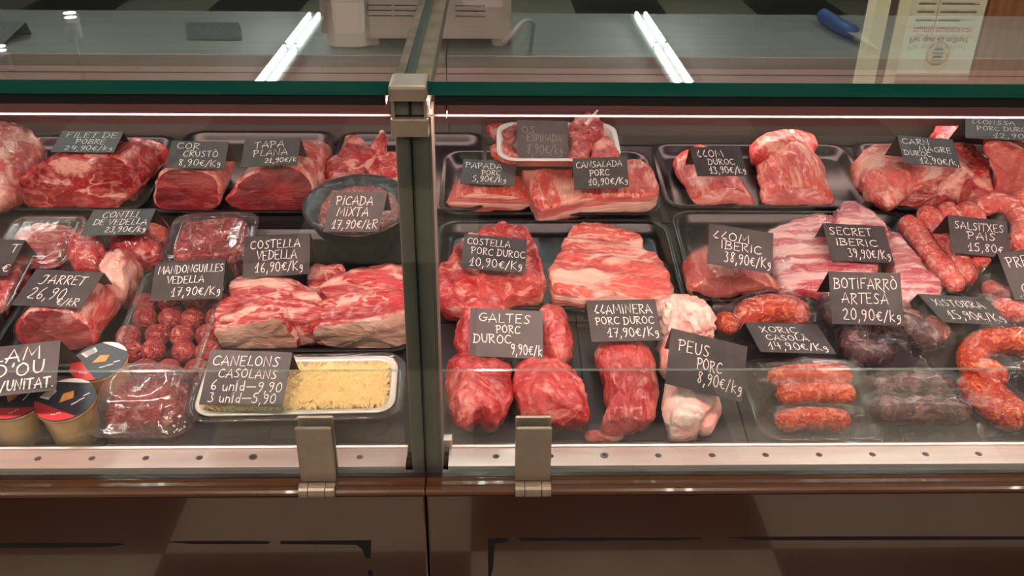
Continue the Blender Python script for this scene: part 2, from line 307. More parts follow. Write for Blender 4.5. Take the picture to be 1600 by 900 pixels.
def write(lines, W, H, hw=.00052, rng=None):
    """strokes of every line as flat ribbons in card metres -> verts (x, y), faces"""
    V, Fc = [], []; rng = rng or random
    for (txt, x0, x1, y, h) in lines:
        adv = []; x = 0
        for ch in txt:
            if ch == ' ': x += .42; continue
            g = G.get(ch) or G[ch.upper()]; adv.append((ch, x, g)); x += g[0]+.2
        tot = max(x-.2, .1); kx = (x1-x0)*W/tot; ky = h*H
        for ch, ox, g in adv:
            jy = rng.uniform(-.05, .05); js = rng.uniform(-.06, .06)
            for st in g[1]:
                p = chaikin(st, 2 if ch in SMOOTH else 0)
                p = [(x0*W+(ox+a+js*b)*kx, y*H+(b+jy)*ky) for a, b in p]
                n = len(p); base = len(V)
                for i in range(n):
                    a = p[max(i-1, 0)]; b = p[min(i+1, n-1)]; dx, dy = b[0]-a[0], b[1]-a[1]; l = math.hypot(dx, dy) or 1
                    wv = hw*(.75+.5*rng.random())
                    ex = 0
                    if i in (0, n-1): ex = hw*.6*(-1 if i == 0 else 1)
                    V.append((p[i][0]-dy/l*wv+dx/l*ex, p[i][1]+dx/l*wv+dy/l*ex)); V.append((p[i][0]+dy/l*wv+dx/l*ex, p[i][1]-dx/l*wv+dy/l*ex))
                Fc += [(base+2*i, base+2*i+1, base+2*i+3, base+2*i+2) for i in range(n-1)]
    return V, Fc
def text_mesh(body, size):
    cu = bpy.data.curves.new('print', 'FONT'); cu.body = body; cu.size = size; cu.resolution_u = 3; cu.offset = size*.022
    o = bpy.data.objects.new('print', cu); COL.objects.link(o)
    bpy.context.view_layer.update()
    me = bpy.data.meshes.new_from_object(o.evaluated_get(bpy.context.evaluated_depsgraph_get()))
    bpy.data.objects.remove(o)
    V = [(v.co.x, v.co.y) for v in me.vertices]; Fc = [tuple(p.vertices) for p in me.polygons]; bpy.data.meshes.remove(me)
    return V, Fc
def fit_text(body, x0, x1, z, mat, parent, y=-.004, h=None):
    V, Fc = text_mesh(body, .03); a = min(v[0] for v in V); b = max(v[0] for v in V); k = (x1-x0)/(b-a); kh = k if h is None else h/.022
    return mesh('printed_text', [(x0+(v[0]-a)*k, y, z+v[1]*kh) for v in V], Fc, mat, parent)
po = empty('poster', (1.568, 3.195, 1.55))
box('sheet', -.13, .135, -.002, 0, 0, .432, 'paper', po)
fit_text('Per què és millor?', -.105, .10, .305, 'ink', po, h=.021)
fit_text('POLLASTRE', -.10, -.035, .272, 'red', po, h=.015); fit_text('POLLASTRE DE ALDEA', -.02, .108, .272, 'red', po, h=.015)
for i, (a, b, c) in enumerate(((.075, .075, .055), (.06, .125, .1), (.06, .13, .11), (.05, .11, .09), (.06, .125, .1), (.06, .12, .1))):
    z = .25-i*.028
    box('text_line', -.1, -.1+a, -.004, -.002, z-.004, z, 'ink', po); box('text_line', -.02, -.02+b, -.004, -.002, z-.004, z, 'ink', po)
box('column_rule', -.0305, -.0285, -.004, -.002, .08, .29, 'gold', po)
def disc(name, cx, cz, r0, r1, y, mat, parent, n=32):
    V = []; Fc = []
    for i in range(n):
        t = 2*math.pi*i/n; V += [(cx+r0*math.cos(t), y, cz+r0*math.sin(t)), (cx+r1*math.cos(t), y, cz+r1*math.sin(t))]
    for i in range(n): j = (i+1) % n; Fc.append((2*i, 2*i+1, 2*j+1, 2*j))
    return mesh(name, V, Fc, mat, parent)
disc('emblem', .005, .362, .036, .043, -.004, 'gold', po); disc('emblem_fill', .005, .362, .001, .036, -.0035, 'cream', po)
for i, (a, z) in enumerate(((.016, .374), (.019, .36), (.016, .346))): box('emblem_bar', .005-a, .005+a, -.005, -.0036, z-.004, z+.004, 'ink', po)
tag(po, 'cream poster with columns of print and a round gold emblem on the wooden board', 'poster')

# ================================================================== the counter
XS = -.0715                                                    # joint between the two counter sections
def glass_slab(name, x0, x1, y0, y1, z0, z1, edges, axis, parent=None, mats=('glass', 'gedge')):
    V, Fc = boxvf(x0, x1, y0, y1, z0, z1); mi = []
    for f in Fc:
        n = [max(V[i][k] for i in f)-min(V[i][k] for i in f) for k in range(3)]
        mi.append(0 if n[axis] < 1e-6 else 1)
    return mesh(name, V, Fc, None, parent, mats=list(mats), mi=mi)
for side, x0, x1 in (('left', -1.35, XS-.001), ('right', XS+.001, 1.35)):
    rt = empty('counter_base', ((x0+x1)/2, .8, 0)); dx = (x0+x1)/2
    def X(x): return x-dx
    def Y(y): return y-.8
    box('front_panel', X(x0), X(x1), Y(.779), Y(.80), .12, .8615, 'brown', rt, .002)
    prism_x('moulding', [(Y(y), z) for y, z in ((.7968, .8635), (.782, .8625), (.7765, .8635), (.7742, .866), (.7748, .869), (.777, .8712), (.781, .8722), (.786, .8708), (.792, .8705), (.795, .8722), (.7968, .8722))], X(x0), X(x1), 'mould', rt)
    box('plinth', X(x0), X(x1), Y(.83), Y(1.5), 0, .12, 'dark', rt)
    box('body', X(x0), X(x1), Y(.81), Y(1.56), .12, .834, 'brown', rt)
    # cut slots in the panel
    def slot(pts):
        q = [atY(a, b, .7786) for a, b in pts]
        return mesh('slot', [(X(p.x), Y(.7784), p.z) for p in q]+[(X(p.x), Y(.781), p.z) for p in q], [tuple(range(len(q)))]+[(i, (i+1) % len(q), len(q)+(i+1) % len(q), len(q)+i) for i in range(len(q))], 'slot', rt)
    if side == 'left':
        slot([(-60, 849), (180, 849), (195, 851), (175, 854), (140, 855), (-60, 856)])
        slot([(262, 847), (300, 846), (418, 846), (422, 848), (418, 850), (300, 850)])
        slot([(438, 846), (580, 845), (579, 873), (571, 872), (566, 858), (556, 851), (438, 850)])
        slot([(575, 891), (582, 891), (583, 940), (576, 940)])
    else:
        slot([(762, 842), (790, 841), (796, 844), (790, 847), (773, 850), (770, 890), (767, 901), (763, 901)])
        slot([(810, 841), (1000, 841), (1090, 841), (1098, 842), (1060, 844), (900, 845), (814, 845)])
        slot([(1140, 840), (1300, 839), (1650, 839), (1650, 843), (1300, 844), (1180, 844)])
    tag(rt, f'brown lacquered counter base with cut slots, {side} of the panel joint', 'counter', 'counter bases')
    # perforated air grille
    rg = empty('air_grille', (dx, .829, .8748))
    hx = [-.5127+.0606*k for k in range(-13, 8)] if side == 'left' else [.0066+.0623*k for k in range(-1, 20)]
    skip = {4} if side == 'left' else {2}
    step = .0606 if side == 'left' else .0623
    V, Fc = [], []
    lo, hi = (x0, XS-.024) if side == 'left' else (XS+.024, x1)
    hs = [x for k, x in enumerate(hx) if lo+.01 < x < hi-.01]
    scx = -.5127+.0606*4 if side == 'left' else .0066+.0623*2
    ya, yb, r, n = -.0165, .0155, .0039, 16
    edges = [lo]+[(a+b)/2 for a, b in zip(hs, hs[1:])]+[hi]
    for k, cx in enumerate(hs):
        a, b = edges[k], edges[k+1]; base = len(V)
        for i in range(n):
            t = 2*math.pi*i/n; c, s_ = math.cos(t), math.sin(t)
            if abs(c)*(yb-ya)/2 > abs(s_)*(b-a)/2: f = None
            # outer point on the cell border along this direction
            kx = ((b-cx) if c > 0 else (cx-a))/abs(c) if abs(c) > 1e-6 else 1e9; ky = ((yb) if s_ > 0 else (-ya))/abs(s_) if abs(s_) > 1e-6 else 1e9
            d = min(kx, ky); ox, oy = cx+c*d, s_*d
            rr = .0001 if abs(cx-scx) < .01 else r
            V += [(X(ox), oy, 0), (X(cx+c*rr), s_*rr, 0), (X(cx+c*rr), s_*rr, -.012)]
        for i in range(n):
            j = (i+1) % n; Fc += [(base+3*i, base+3*j, base+3*j+1, base+3*i+1), (base+3*i+1, base+3*j+1, base+3*j+2, base+3*i+2)]
        cs = [(b, yb), (a, yb), (a, ya), (b, ya)]
        for q, (ex, ey) in enumerate(cs):                       # corner triangles
            V.append((X(ex), ey, 0)); ang = math.atan2(ey, ex-cx) % (2*math.pi)
            i = int(ang/(2*math.pi/n)); Fc.append((base+3*(i % n), len(V)-1, base+3*((i+1) % n)))
    mesh('grille_plate', V, Fc, 'steel', rg)
    box('grille_bed', X(lo), X(hi), ya, yb, -.0135, -.0122, 'slot', rg)
    box('front_lip', X(lo), X(hi), ya-.0012, ya, -.008, .0004, 'steel', rg)
    prism_x('rear_lip', [(yb-.001, -.001), (yb-.0005, .002), (yb+.0015, .003), (yb+.004, .002), (yb+.004, -.012), (yb, -.012)], X(lo), X(hi), 'steel', rg)
    box('glass_channel', X(x0), X(x1), -.0320, ya-.0012, -.014, -.0042, 'channel', rg)
    cyl('screw', (X(scx), 0, -.001), (X(scx), 0, .0012), .0046, 'screw', rg, 20)
    box('screw_slot', X(scx)-.003, X(scx)+.003, -.0005, .0005, .0012, .0014, 'slot', rg); box('screw_slot', X(scx)-.0005, X(scx)+.0005, -.003, .003, .0012, .0014, 'slot', rg)
    tag(rg, f'pink-lit perforated steel air strip below the {side} front glass', 'air grille', 'perforated air grilles')
    # panes
    fg = glass_slab('front_glass_pane', X(x0), X(x1), -.003, .003, 0, .4155, None, 1, mats=('glass', 'gedge_thin')); fg.location = (dx, .8, .8735)
    tag(fg, f'upright front glass pane of the counter, {side} of the post', 'glass pane', 'front glass panes')
    tx0, tx1 = (x0, XS-.006) if side == 'left' else (XS-.004, x1)
    tg = glass_slab('top_glass_pane', X(tx0), X(tx1), 0, .66, 0, .0125, None, 2); tg.location = (dx, .80, 1.3075)
    tag(tg, f'thick green-edged top glass shelf, {side} of the post', 'glass shelf', 'top glass shelves')
    ix0, ix1 = (x0, -.0985) if side == 'left' else (-.0565, x1)
    ig = glass_slab('inner_glass_pane', X(ix0), X(ix1), -.0022, .0022, 0, .1035, None, 1, mats=('glass_low', 'inner_edge')); ig.location = (dx, .8485, .8770)
    tag(ig, f'low inner glass guard standing behind the {side} air strip', 'glass pane', 'inner glass guards')
    # led strip under the top glass
    ls = empty('led_strip', (dx, .812, 1.2975)); lo2, hi2 = (x0, XS-.022) if side == 'left' else (XS+.022, x1)
    prism_x('housing', [(-.009, .0098), (-.009, 0), (-.004, -.002), (-.003, .004), (.010, .004), (.012, .0098)], X(lo2), X(hi2), 'dark', ls)
    prism_x('diffuser', [(-.003, .0035), (-.0028, -.0005), (.0085, .0032)], X(lo2), X(hi2), 'led', ls)
    tag(ls, f'thin black light strip under the front edge of the {side} top glass', 'light strip', 'front light strips')
    # rear of the case
    rw = empty('rear_frame', (dx, 1.5, .99))
    box('apron', X(x0), X(x1), 0, .02, .112, .149, 'steel', rw); box('apron_groove', X(x0), X(x1), -.0006, .001, .138, .1392, 'slot', rw)
    box('lamp_housing', X(x0), X(x1), -.03, .03, .072, .114, 'maroon', rw, .003)
    box('lamp_diffuser', X(x0), X(x1), -.020, .010, .0695, .0722, 'led2', rw); box('lamp_lip', X(x0), X(x1), -.03, -.0245, .062, .074, 'maroon', rw)
    box('rear_panel', X(x0), X(x1), .048, .055, -.012, .08, 'rear', rw); box('rear_sill', X(x0), X(x1), .043, .048, .0, .014, 'rear', rw)
    tag(rw, f'steel rear frame with dark lamp housing behind the {side} meat trays', 'rear frame', 'counter rear frames')
    wt = empty('worktop', (dx, 1.66, 1.139))
    box('slab', X(x0)-(.8 if side == 'left' else 0), X(x1)+(.8 if side == 'right' else 0), -.162, .155, 0, .02, 'steel_top', wt, .0012)
    tag(wt, f'brushed steel worktop behind the {side} glass', 'worktop', 'steel worktops')
# post between the two sections
pr = empty('steel_post', (XS, .82, .866))
box('column', -.0155, .0155, -.0155, .008, 0, .432, 'postm', pr, .0015)
box('joint_line', -.0012, .0012, -.0175, -.0155, .01, .405, 'gedge', pr)
box('top_cap', -.0175, .0165, -.036, .006, .440, .4545, 'satin', pr, .003)
box('cap_web', -.0145, .0135, -.022, -.005, .424, .441, 'postm', pr); box('cap_gap', -.001, .001, -.0235, -.021, .424, .440, 'slot', pr)
box('cap_side', -.0165, -.0135, -.026, -.005, .42, .443, 'satin', pr); box('cap_side', .0125, .0155, -.026, -.005, .42, .443, 'satin', pr)
box('clamp', -.0175, .0165, -.0285, -.02, .405, .4225, 'satin', pr, .002)
box('top_rail', -.019, .016, -.016, .66, .424, .4405, 'postm', pr)
box('glue_bed', -.018, -.0075, -.015, .64, .4405, .4412, 'gritty', pr); box('glue_bed', .0005, .0155, -.015, .64, .4405, .4412, 'gritty', pr)
box('flange', .0155, .018, -.0155, .03, 0, .42, 'postm', pr)
tag(pr, 'grey metal post with clamp between the two glass fronts', 'post')
for px, lab in ((499, 'satin nickel glass hinge clamped below the tray of grated cheese'), (832, 'satin nickel glass hinge clamped below the pork cheeks')):
    c = atY(px, 741, .795); h = empty('glass_hinge', (c.x, .795, .862))
    zt = atY(px, 668, .79).z-.862
    box('outer_plate', -.0195, .0195, -.008, -.0022, .0115, zt, 'satin', h, .0018); box('inner_plate', -.0195, .0195, .0085, .013, .0125, zt+.003, 'satin', h, .0015)
    box('neck', -.017, .017, -.006, .004, .006, .014, 'satin', h)
    for a, b in ((-.0195, -.0098), (-.009, .009), (.0098, .0195)): cyl('barrel', (a, -.017, .0145-.006), (b, -.017, .0145-.006), .0085, 'satin', h, 18)
    tag(h, lab, 'hinge', 'glass hinges')
br = empty('pane_bracket', (-.052, .846, .8785)); box('clip', -.004, .008, -.005, .007, 0, .010, 'steel', br, .001); box('clip_arm', -.004, -.002, -.005, .012, .008, .014, 'steel', br)
tag(br, 'small steel clip at the foot of the inner glass beside the post', 'bracket')

# deck of slate planks
dk = tag(empty('display_deck', DO, (DA, 0, 0)), 'sloping dark slate display deck under the meat trays', 'display deck')
box('deck_bed', -1.35, 1.35, .004, .704, -.02, -.006, 'dark', dk)
for (va, vb) in ((.006, .232), (.236, .466), (.470, .702)):
    x = -1.33
    for i in range(14):
        a = -.0715+.19*(i-6.6); a = .118+.19*(i-7)
        box('plank', a+.001, a+.189, va, vb, -.006, 0, 'slate', dk)

# ------------------------------------------------------------------ deck shapes
def finish(name, V, Fc, T, spec, label, cat, group=None, smooth=True):
    """V in deck (u, v, w); T one tag per face; spec {tag: (part name, material)}"""
    us = [v[0] for v in V]; vs = [v[1] for v in V]; ws = min(v[2] for v in V)
    o3 = Vector(((min(us)+max(us))/2, (min(vs)+max(vs))/2, ws)); wl = DO+Vector((o3.x, 0, 0))+DV*o3.y+DW*o3.z
    L = [Vector(v)-o3 for v in V]
    if len(spec) == 1:
        (_, mt), = spec.values(); rt = mesh(name, L, Fc, mt, None, smooth)
        rt.location = wl; rt.rotation_euler = (DA, 0, 0)
    else:
        rt = empty(name, wl, (DA, 0, 0))
        for tg, (pn, mt) in spec.items():
            fs = [f for f, t in zip(Fc, T) if t == tg]; idx = sorted({i for f in fs for i in f}); mp = {k: i for i, k in enumerate(idx)}
            mesh(pn, [L[i] for i in idx], [tuple(mp[i] for i in f) for f in fs], mt, rt, smooth)
    tag(rt, label, cat, group); return rt, o3
def closed(pts, n):
    """closed Catmull-Rom through 2-d points, n samples"""
    P = [Vector((p[0], p[1])) for p in pts]; m = len(P); S = []
    for i in range(m):
        a, b, c, d = P[i-1], P[i], P[(i+1) % m], P[(i+2) % m]
        for k in range(12):
            t = k/12; S.append(.5*((2*b)+(c-a)*t+(2*a-5*b+4*c-d)*t*t+(3*b-a-3*c+d)*t**3))
    L = [0]
    for a, b in zip(S, S[1:]+S[:1]): L.append(L[-1]+(b-a).length)
    out = []; j = 0
    for i in range(n):
        t = L[-1]*i/n
        while L[j+1] < t: j += 1
        f = (t-L[j])/max(L[j+1]-L[j], 1e-9); out.append(S[j % len(S)].lerp(S[(j+1) % len(S)], f))
    return out
def loft(rings, tags, start=None, end=None):
    V, Fc, T = [], [], []; n = len(rings[0])
    for r_ in rings: V += [tuple(p) for p in r_]
    for k in range(len(rings)-1):
        for i in range(n):
            j = (i+1) % n; Fc.append((k*n+i, k*n+j, (k+1)*n+j, (k+1)*n+i)); T.append(tags[k])
    if start is not None:
        V.append(tuple(start[0])); c = len(V)-1
        for i in range(n): Fc.append((c, (i+1) % n, i)); T.append(start[1])
    if end is not None:
        V.append(tuple(end[0])); c = len(V)-1; b = (len(rings)-1)*n
        for i in range(n): Fc.append((c, b+i, b+(i+1) % n)); T.append(end[1])
    return V, Fc, T
def wob(V, amp, sc_, seed, floor_w=None):
    o = Vector((seed*3.7, seed*1.3, seed*7.1)); out = []
    for v in V:
        p = Vector(v); d = noise.noise_vector(p*sc_+o)*amp+noise.noise_vector(p*sc_*2.7+o)*amp*.5+noise.noise_vector(p*sc_*6.5+o)*amp*.2
        q = p+d
        if floor_w is not None and q.z < floor_w: q.z = floor_w+(p.z-floor_w)*.15 if p.z >= floor_w else floor_w
        out.append(q)
    return out
SEED = [0]
def nxt(): SEED[0] += 1; return SEED[0]
BASE = .006
def add_film(rt, V, Fc, o3, amt=.003, mat='film'):
    sd = nxt(); c = Vector((0, 0, 0))
    for v in V: c += Vector(v)
    c /= len(V); out = []
    for v in V:
        p = Vector(v); d = (p-c); l = d.length or 1
        k = amt*(1+1.6*noise.noise(p*90+Vector((sd, 0, 0)))); out.append(p+d/l*k-o3)
    return mesh('plastic_film', out, Fc, mat, rt, True)
def roast(name, face, back, label, cat='meat', hs=.9, ws=.9, mats=('beef_cut', 'beef_side'), parts=('cut_face', 'outer_fat'), amp=.0045, w0=BASE, n=128, film=0, group=None, bulge=.003, tilt=0.0):
    low = max(face, key=lambda p: p[1]); v0 = on_w(low[0], low[1], w0)[1]
    pts = []
    for p in face:
        # the face plane leans back by tilt (v grows with w)
        u, w = on_v(p[0], p[1], v0)
        for _ in range(4): u, w = on_v(p[0], p[1], v0+tilt*(w-w0))
        pts.append((u, w))
    pts = closed(pts, n); cu = sum(p[0] for p in pts)/n; cw = sum(p[1] for p in pts)/n
    bu, bv = on_w(back[0], back[1], w0); L = max(bv-v0, .02); du = bu-cu
    rings, tags = [], []
    for k in (.12, .35, .6, .8, .92):
        rings.append([(cu+(p[0]-cu)*k, v0+tilt*(cw+(p[1]-cw)*k-w0)-bulge*(1-k*k), cw+(p[1]-cw)*k) for p in pts]); tags.append('f')
    tags[-1] = 's'; rings.append([(p[0], v0+tilt*(p[1]-w0)+.002, p[1]) for p in pts]); tags.append('s')
    K = 26
    for i in range(1, K+1):
        t = i/K; e = math.sqrt(max(0, 1-max(0, (t-.55)/.45)**2.2)) if t > .55 else 1
        e = max(e, .05); a = (1+(ws-1)*t)*e; b = (1+(hs-1)*t)*(.35+.65*e if t < 1 else .3)
        rings.append([(cu+du*t+(p[0]-cu)*a, v0+L*t+tilt*(p[1]-w0)*(1-t), w0+(p[1]-w0)*b) for p in pts]); tags.append('s')
    V, Fc, T = loft(rings, tags[:-1], ((cu, v0+tilt*(cw-w0)-bulge, cw), 'f'), ((cu+du, v0+L, w0+.3*(cw-w0)*hs), 's'))
    sd = nxt(); V = wob(V, amp, 28, sd, w0)
    rt, o3 = finish(name, V, Fc, T, {'f': (parts[0], mats[0]), 's': (parts[1], mats[1])}, label, cat, group)
    if film: add_film(rt, V, Fc, o3, film)
    return rt
def slab(name, outl, h, label, cat='meat', mats=('rib', 'layers'), parts=('top_side', 'cut_edge'), amp=.004, w0=BASE, n=140, dome=.15, film=0, group=None, ridge=None, jag=0, lift=None):
    pts = closed([on_w(p[0], p[1], w0+h) for p in outl], n); cu = sum(p[0] for p in pts)/n; cv = sum(p[1] for p in pts)/n; sd = nxt()
    if jag: pts = [Vector((p[0], p[1]))*(1) + Vector(noise.noise_vector(Vector((p[0]*90, p[1]*90, sd)))[:2])*jag for p in pts]
    def rg(k, w): return [(cu+(p[0]-cu)*k, cv+(p[1]-cv)*k, w) for p in pts]
    rings = [rg(.93, w0), rg(.985, w0+h*.2), rg(1.0, w0+h*.55), rg(.99, w0+h*.85), rg(.955, w0+h)]; tags = ['s', 's', 's', 't']
    ks = (.92, .88, .84, .79, .74, .69, .64, .58, .52, .46, .4, .34, .28, .22, .16, .1, .05)
    for k in ks: rings.append(rg(k, w0+h*(1+dome*(1-k*k)))); tags.append('t')
    V, Fc, T = loft(rings, tags, ((cu, cv, w0), 's'), ((cu, cv, w0+h*(1+dome)), 't'))
    if ridge:                                                    # (angle, wavelength, amplitude)
        a, wl, am = ridge; V = [(x, y, z+(am*math.sin((x*math.cos(a)+y*math.sin(a))*2*math.pi/wl) if z > w0+h*.5 else 0)) for x, y, z in V]
    if lift: V = [(x, y, z+lift*max(0, (y-cv))) if z > w0+1e-4 else (x, y, z) for x, y, z in V]
    V = wob(V, amp, 34, sd, w0)
    rt, o3 = finish(name, V, Fc, T, {'t': (parts[0], mats[0]), 's': (parts[1], mats[1])} if mats[0] != mats[1] else {'t': (name, mats[0])}, label, cat, group)
    if film: add_film(rt, V, Fc, o3, film)
    return rt
def lump(name, outl, h, label, cat='meat', mat='cheek', amp=.004, w0=BASE, n=128, film=0, group=None, fr=28, sharp=2.5):
    pts = closed([on_w(p[0], p[1], w0+h*.45) for p in outl], n); va, vb = min(p[1] for p in pts), max(p[1] for p in pts)
    if va < .007: pts = [(p[0], vb-(vb-p[1])*(vb-.007)/(vb-va)) for p in pts]      # stays behind the glass guard
    cu = sum(p[0] for p in pts)/n; cv = sum(p[1] for p in pts)/n; sd = nxt()
    def rg(k, w): return [(cu+(p[0]-cu)*k, cv+(p[1]-cv)*k, w) for p in pts]
    rings = [rg(.8, w0), rg(.95, w0+h*.15), rg(1, w0+h*.4)]
    for i in range(1, 26):
        t = i/26*math.pi/2; rings.append(rg(math.cos(t)**(2/sharp), w0+h*(.4+.6*math.sin(t))))
    V, Fc, T = loft(rings, ['a']*(len(rings)-1), ((cu, cv, w0), 'a'), ((cu, cv, w0+h), 'a'))
    V = wob(V, amp, fr, sd, w0)
    rt, o3 = finish(name, V, Fc, T, {'a': (name, mat)}, label, cat, group)
    if film: add_film(rt, V, Fc, o3, film)
    return rt
def part_of(child, parent, nm, label=None):
    mw = Matrix.LocRotScale(parent.location, parent.rotation_euler, parent.scale)
    child.parent = parent; child.matrix_parent_inverse = mw.inverted(); child.name = nm
    for k in ('label', 'category', 'group'):
        if k in child: del child[k]
    return child
def smooth_path(P, k=6):
    P = [Vector(p) for p in P]; out = []
    for i in range(len(P)-1):
        a = P[max(i-1, 0)]; b, c = P[i], P[i+1]; d = P[min(i+2, len(P)-1)]
        for j in range(k): t = j/k; out.append(.5*((2*b)+(c-a)*t+(2*a-5*b+4*c-d)*t*t+(3*b-a-3*c+d)*t**3))
    return out+[P[-1]]
def tubevf(P, r, n=16, ends=True, amp=.0, seed=1):
    P = smooth_path(P); V, Fc = [], []; m = len(P); rings = []
    tot = sum((b-a).length for a, b in zip(P, P[1:])); acc = 0
    for i, p in enumerate(P):
        if i: acc += (p-P[i-1]).length
        d = (P[min(i+1, m-1)]-P[max(i-1, 0)]).normalized(); x = d.cross(Vector((0, 0, 1)))
        x = x.normalized() if x.length > 1e-4 else Vector((1, 0, 0)); y = x.cross(d)
        e = 1
        if ends:
            q = min(acc, tot-acc)/(r*1.1); e = math.sqrt(max(.02, 1-(1-min(q, 1))**2))
        rings.append([p+(x*math.cos(t)+y*math.sin(t))*r*e*(1+amp*noise.noise((p+Vector((0, 0, t)))*60)) for t in [2*math.pi*k/n for k in range(n)]])
    return loft(rings, ['a']*(m-1), (P[0], 'a'), (P[-1], 'a'))
def sausage(name, path, r, label, mat, w0=BASE, cat='sausage', group=None, film=0, up=None, amp=.12):
    P = [(*on_w(p[0], p[1], w0+r), w0+r+(up[i] if up else 0)) for i, p in enumerate(path)]; P = [(a, max(b, .008+r), c) for a, b, c in P]
    V, Fc, T = tubevf(P, r, amp=amp); rt, o3 = finish(name, V, Fc, T, {'a': (name, mat)}, label, cat, group)
    if film: add_film(rt, V, Fc, o3, film)
    return rt, smooth_path(P, 14)
def rrect(cu, cv, hu, hv, r, w, n=8, rot=0):
    out = []; r = min(r, hu*.99, hv*.99); c, s_ = math.cos(rot), math.sin(rot)
    for q, (sx, sy) in enumerate(((1, 1), (-1, 1), (-1, -1), (1, -1))):
        for i in range(n):
            t = (q+i/(n-1))*math.pi/2; x = sx*(hu-r)+r*math.cos(t); y = sy*(hv-r)+r*math.sin(t)
            out.append((cu+x*c-y*s_, cv+x*s_+y*c, w))
    return out
def tray(name, u0, u1, v0, v1, d, mat, label, r=.03, cat='tray', group=None, rot=0, w0=.0005, lid=None, slope=.016, rim=.007):
    cu, cv, hu, hv = (u0+u1)/2, (v0+v1)/2, (u1-u0)/2, (v1-v0)/2
    R_ = lambda ins, w: rrect(cu, cv, hu-ins, hv-ins, max(r-ins*.5, .006), w, rot=rot)
    rings = [R_(slope+.001, w0), R_(rim, w0+d-.003), R_(.001, w0+d-.003), R_(0, w0+d-.001), R_(.001, w0+d), R_(rim-.001, w0+d), R_(rim+.0012, w0+d-.002), R_((rim+slope)/2+.002, w0+d*.5), R_(slope+.003, w0+.0042), R_(slope+.009, w0+.0026)]
    V, Fc, T = loft(rings, ['a']*(len(rings)-1), ((cu, cv, w0), 'a'), ((cu, cv, w0+.0026), 'a'))
    rt, o3 = finish(name, V, Fc, T, {'a': (name, mat)}, label, cat, group)
    if lid:
        lr = [R_(.0, w0+d+.0005), R_(.003, w0+d+.003), R_(.010, w0+d+.003), R_(.013, w0+d+lid-.003), R_(.018, w0+d+lid), R_(.022, w0+d+lid-.001)]
        V, Fc, T = loft(lr, ['a']*(len(lr)-1), None, ((cu, cv, w0+d+lid-.001), 'a'))
        mesh('lid', [Vector(v)-o3 for v in V], Fc, 'pet', rt, True)
    return rt
def pouch(corners, caps, rt_name, label, cat='pack', group=None, nu=46, nv=36, mat='pouch', ripple=.0032):
    """vacuum pouch draped over sausages; caps: [(path points (u,v,w), radius)]"""
    c = [Vector((*on_w(*p, .02), 0)) for p in corners]; c = [Vector((p.x, max(p.y, .007), 0)) for p in c]; sd = nxt(); V = []; Fc = []
    for j in range(nv+1):
        for i in range(nu+1):
            a, b = i/nu, j/nv; p = c[0].lerp(c[1], a).lerp(c[3].lerp(c[2], a), b); h = 0
            for path, r in caps:
                d = min(((Vector((q[0], q[1], 0))-p).length, q[2]) for q in path)
                h = max(h, (d[1]+r+.0016)*math.exp(-(d[0]/(1.28*r))**4))
            ed = min(a, 1-a, b, 1-b)
            wv = noise.noise(Vector((p.x*55+sd, p.y*55, sd)))*ripple*2+abs(noise.noise(Vector((p.x*140, p.y*140+sd, 0))))*ripple
            if ed < .02: p = p+Vector(noise.noise_vector(Vector((p.x*40, p.y*40, sd))))*.006
            V.append((p.x, p.y, max(.005, .006+h+wv+(.004*max(0, 1-ed/.06)*(1+noise.noise(p*70)) ))))
    for j in range(nv):
        for i in range(nu): k = j*(nu+1)+i; Fc.append((k, k+1, k+nu+2, k+nu+1))
    return finish(rt_name, V, Fc, ['a']*len(Fc), {'a': (rt_name, mat)}, label, cat, group)[0]
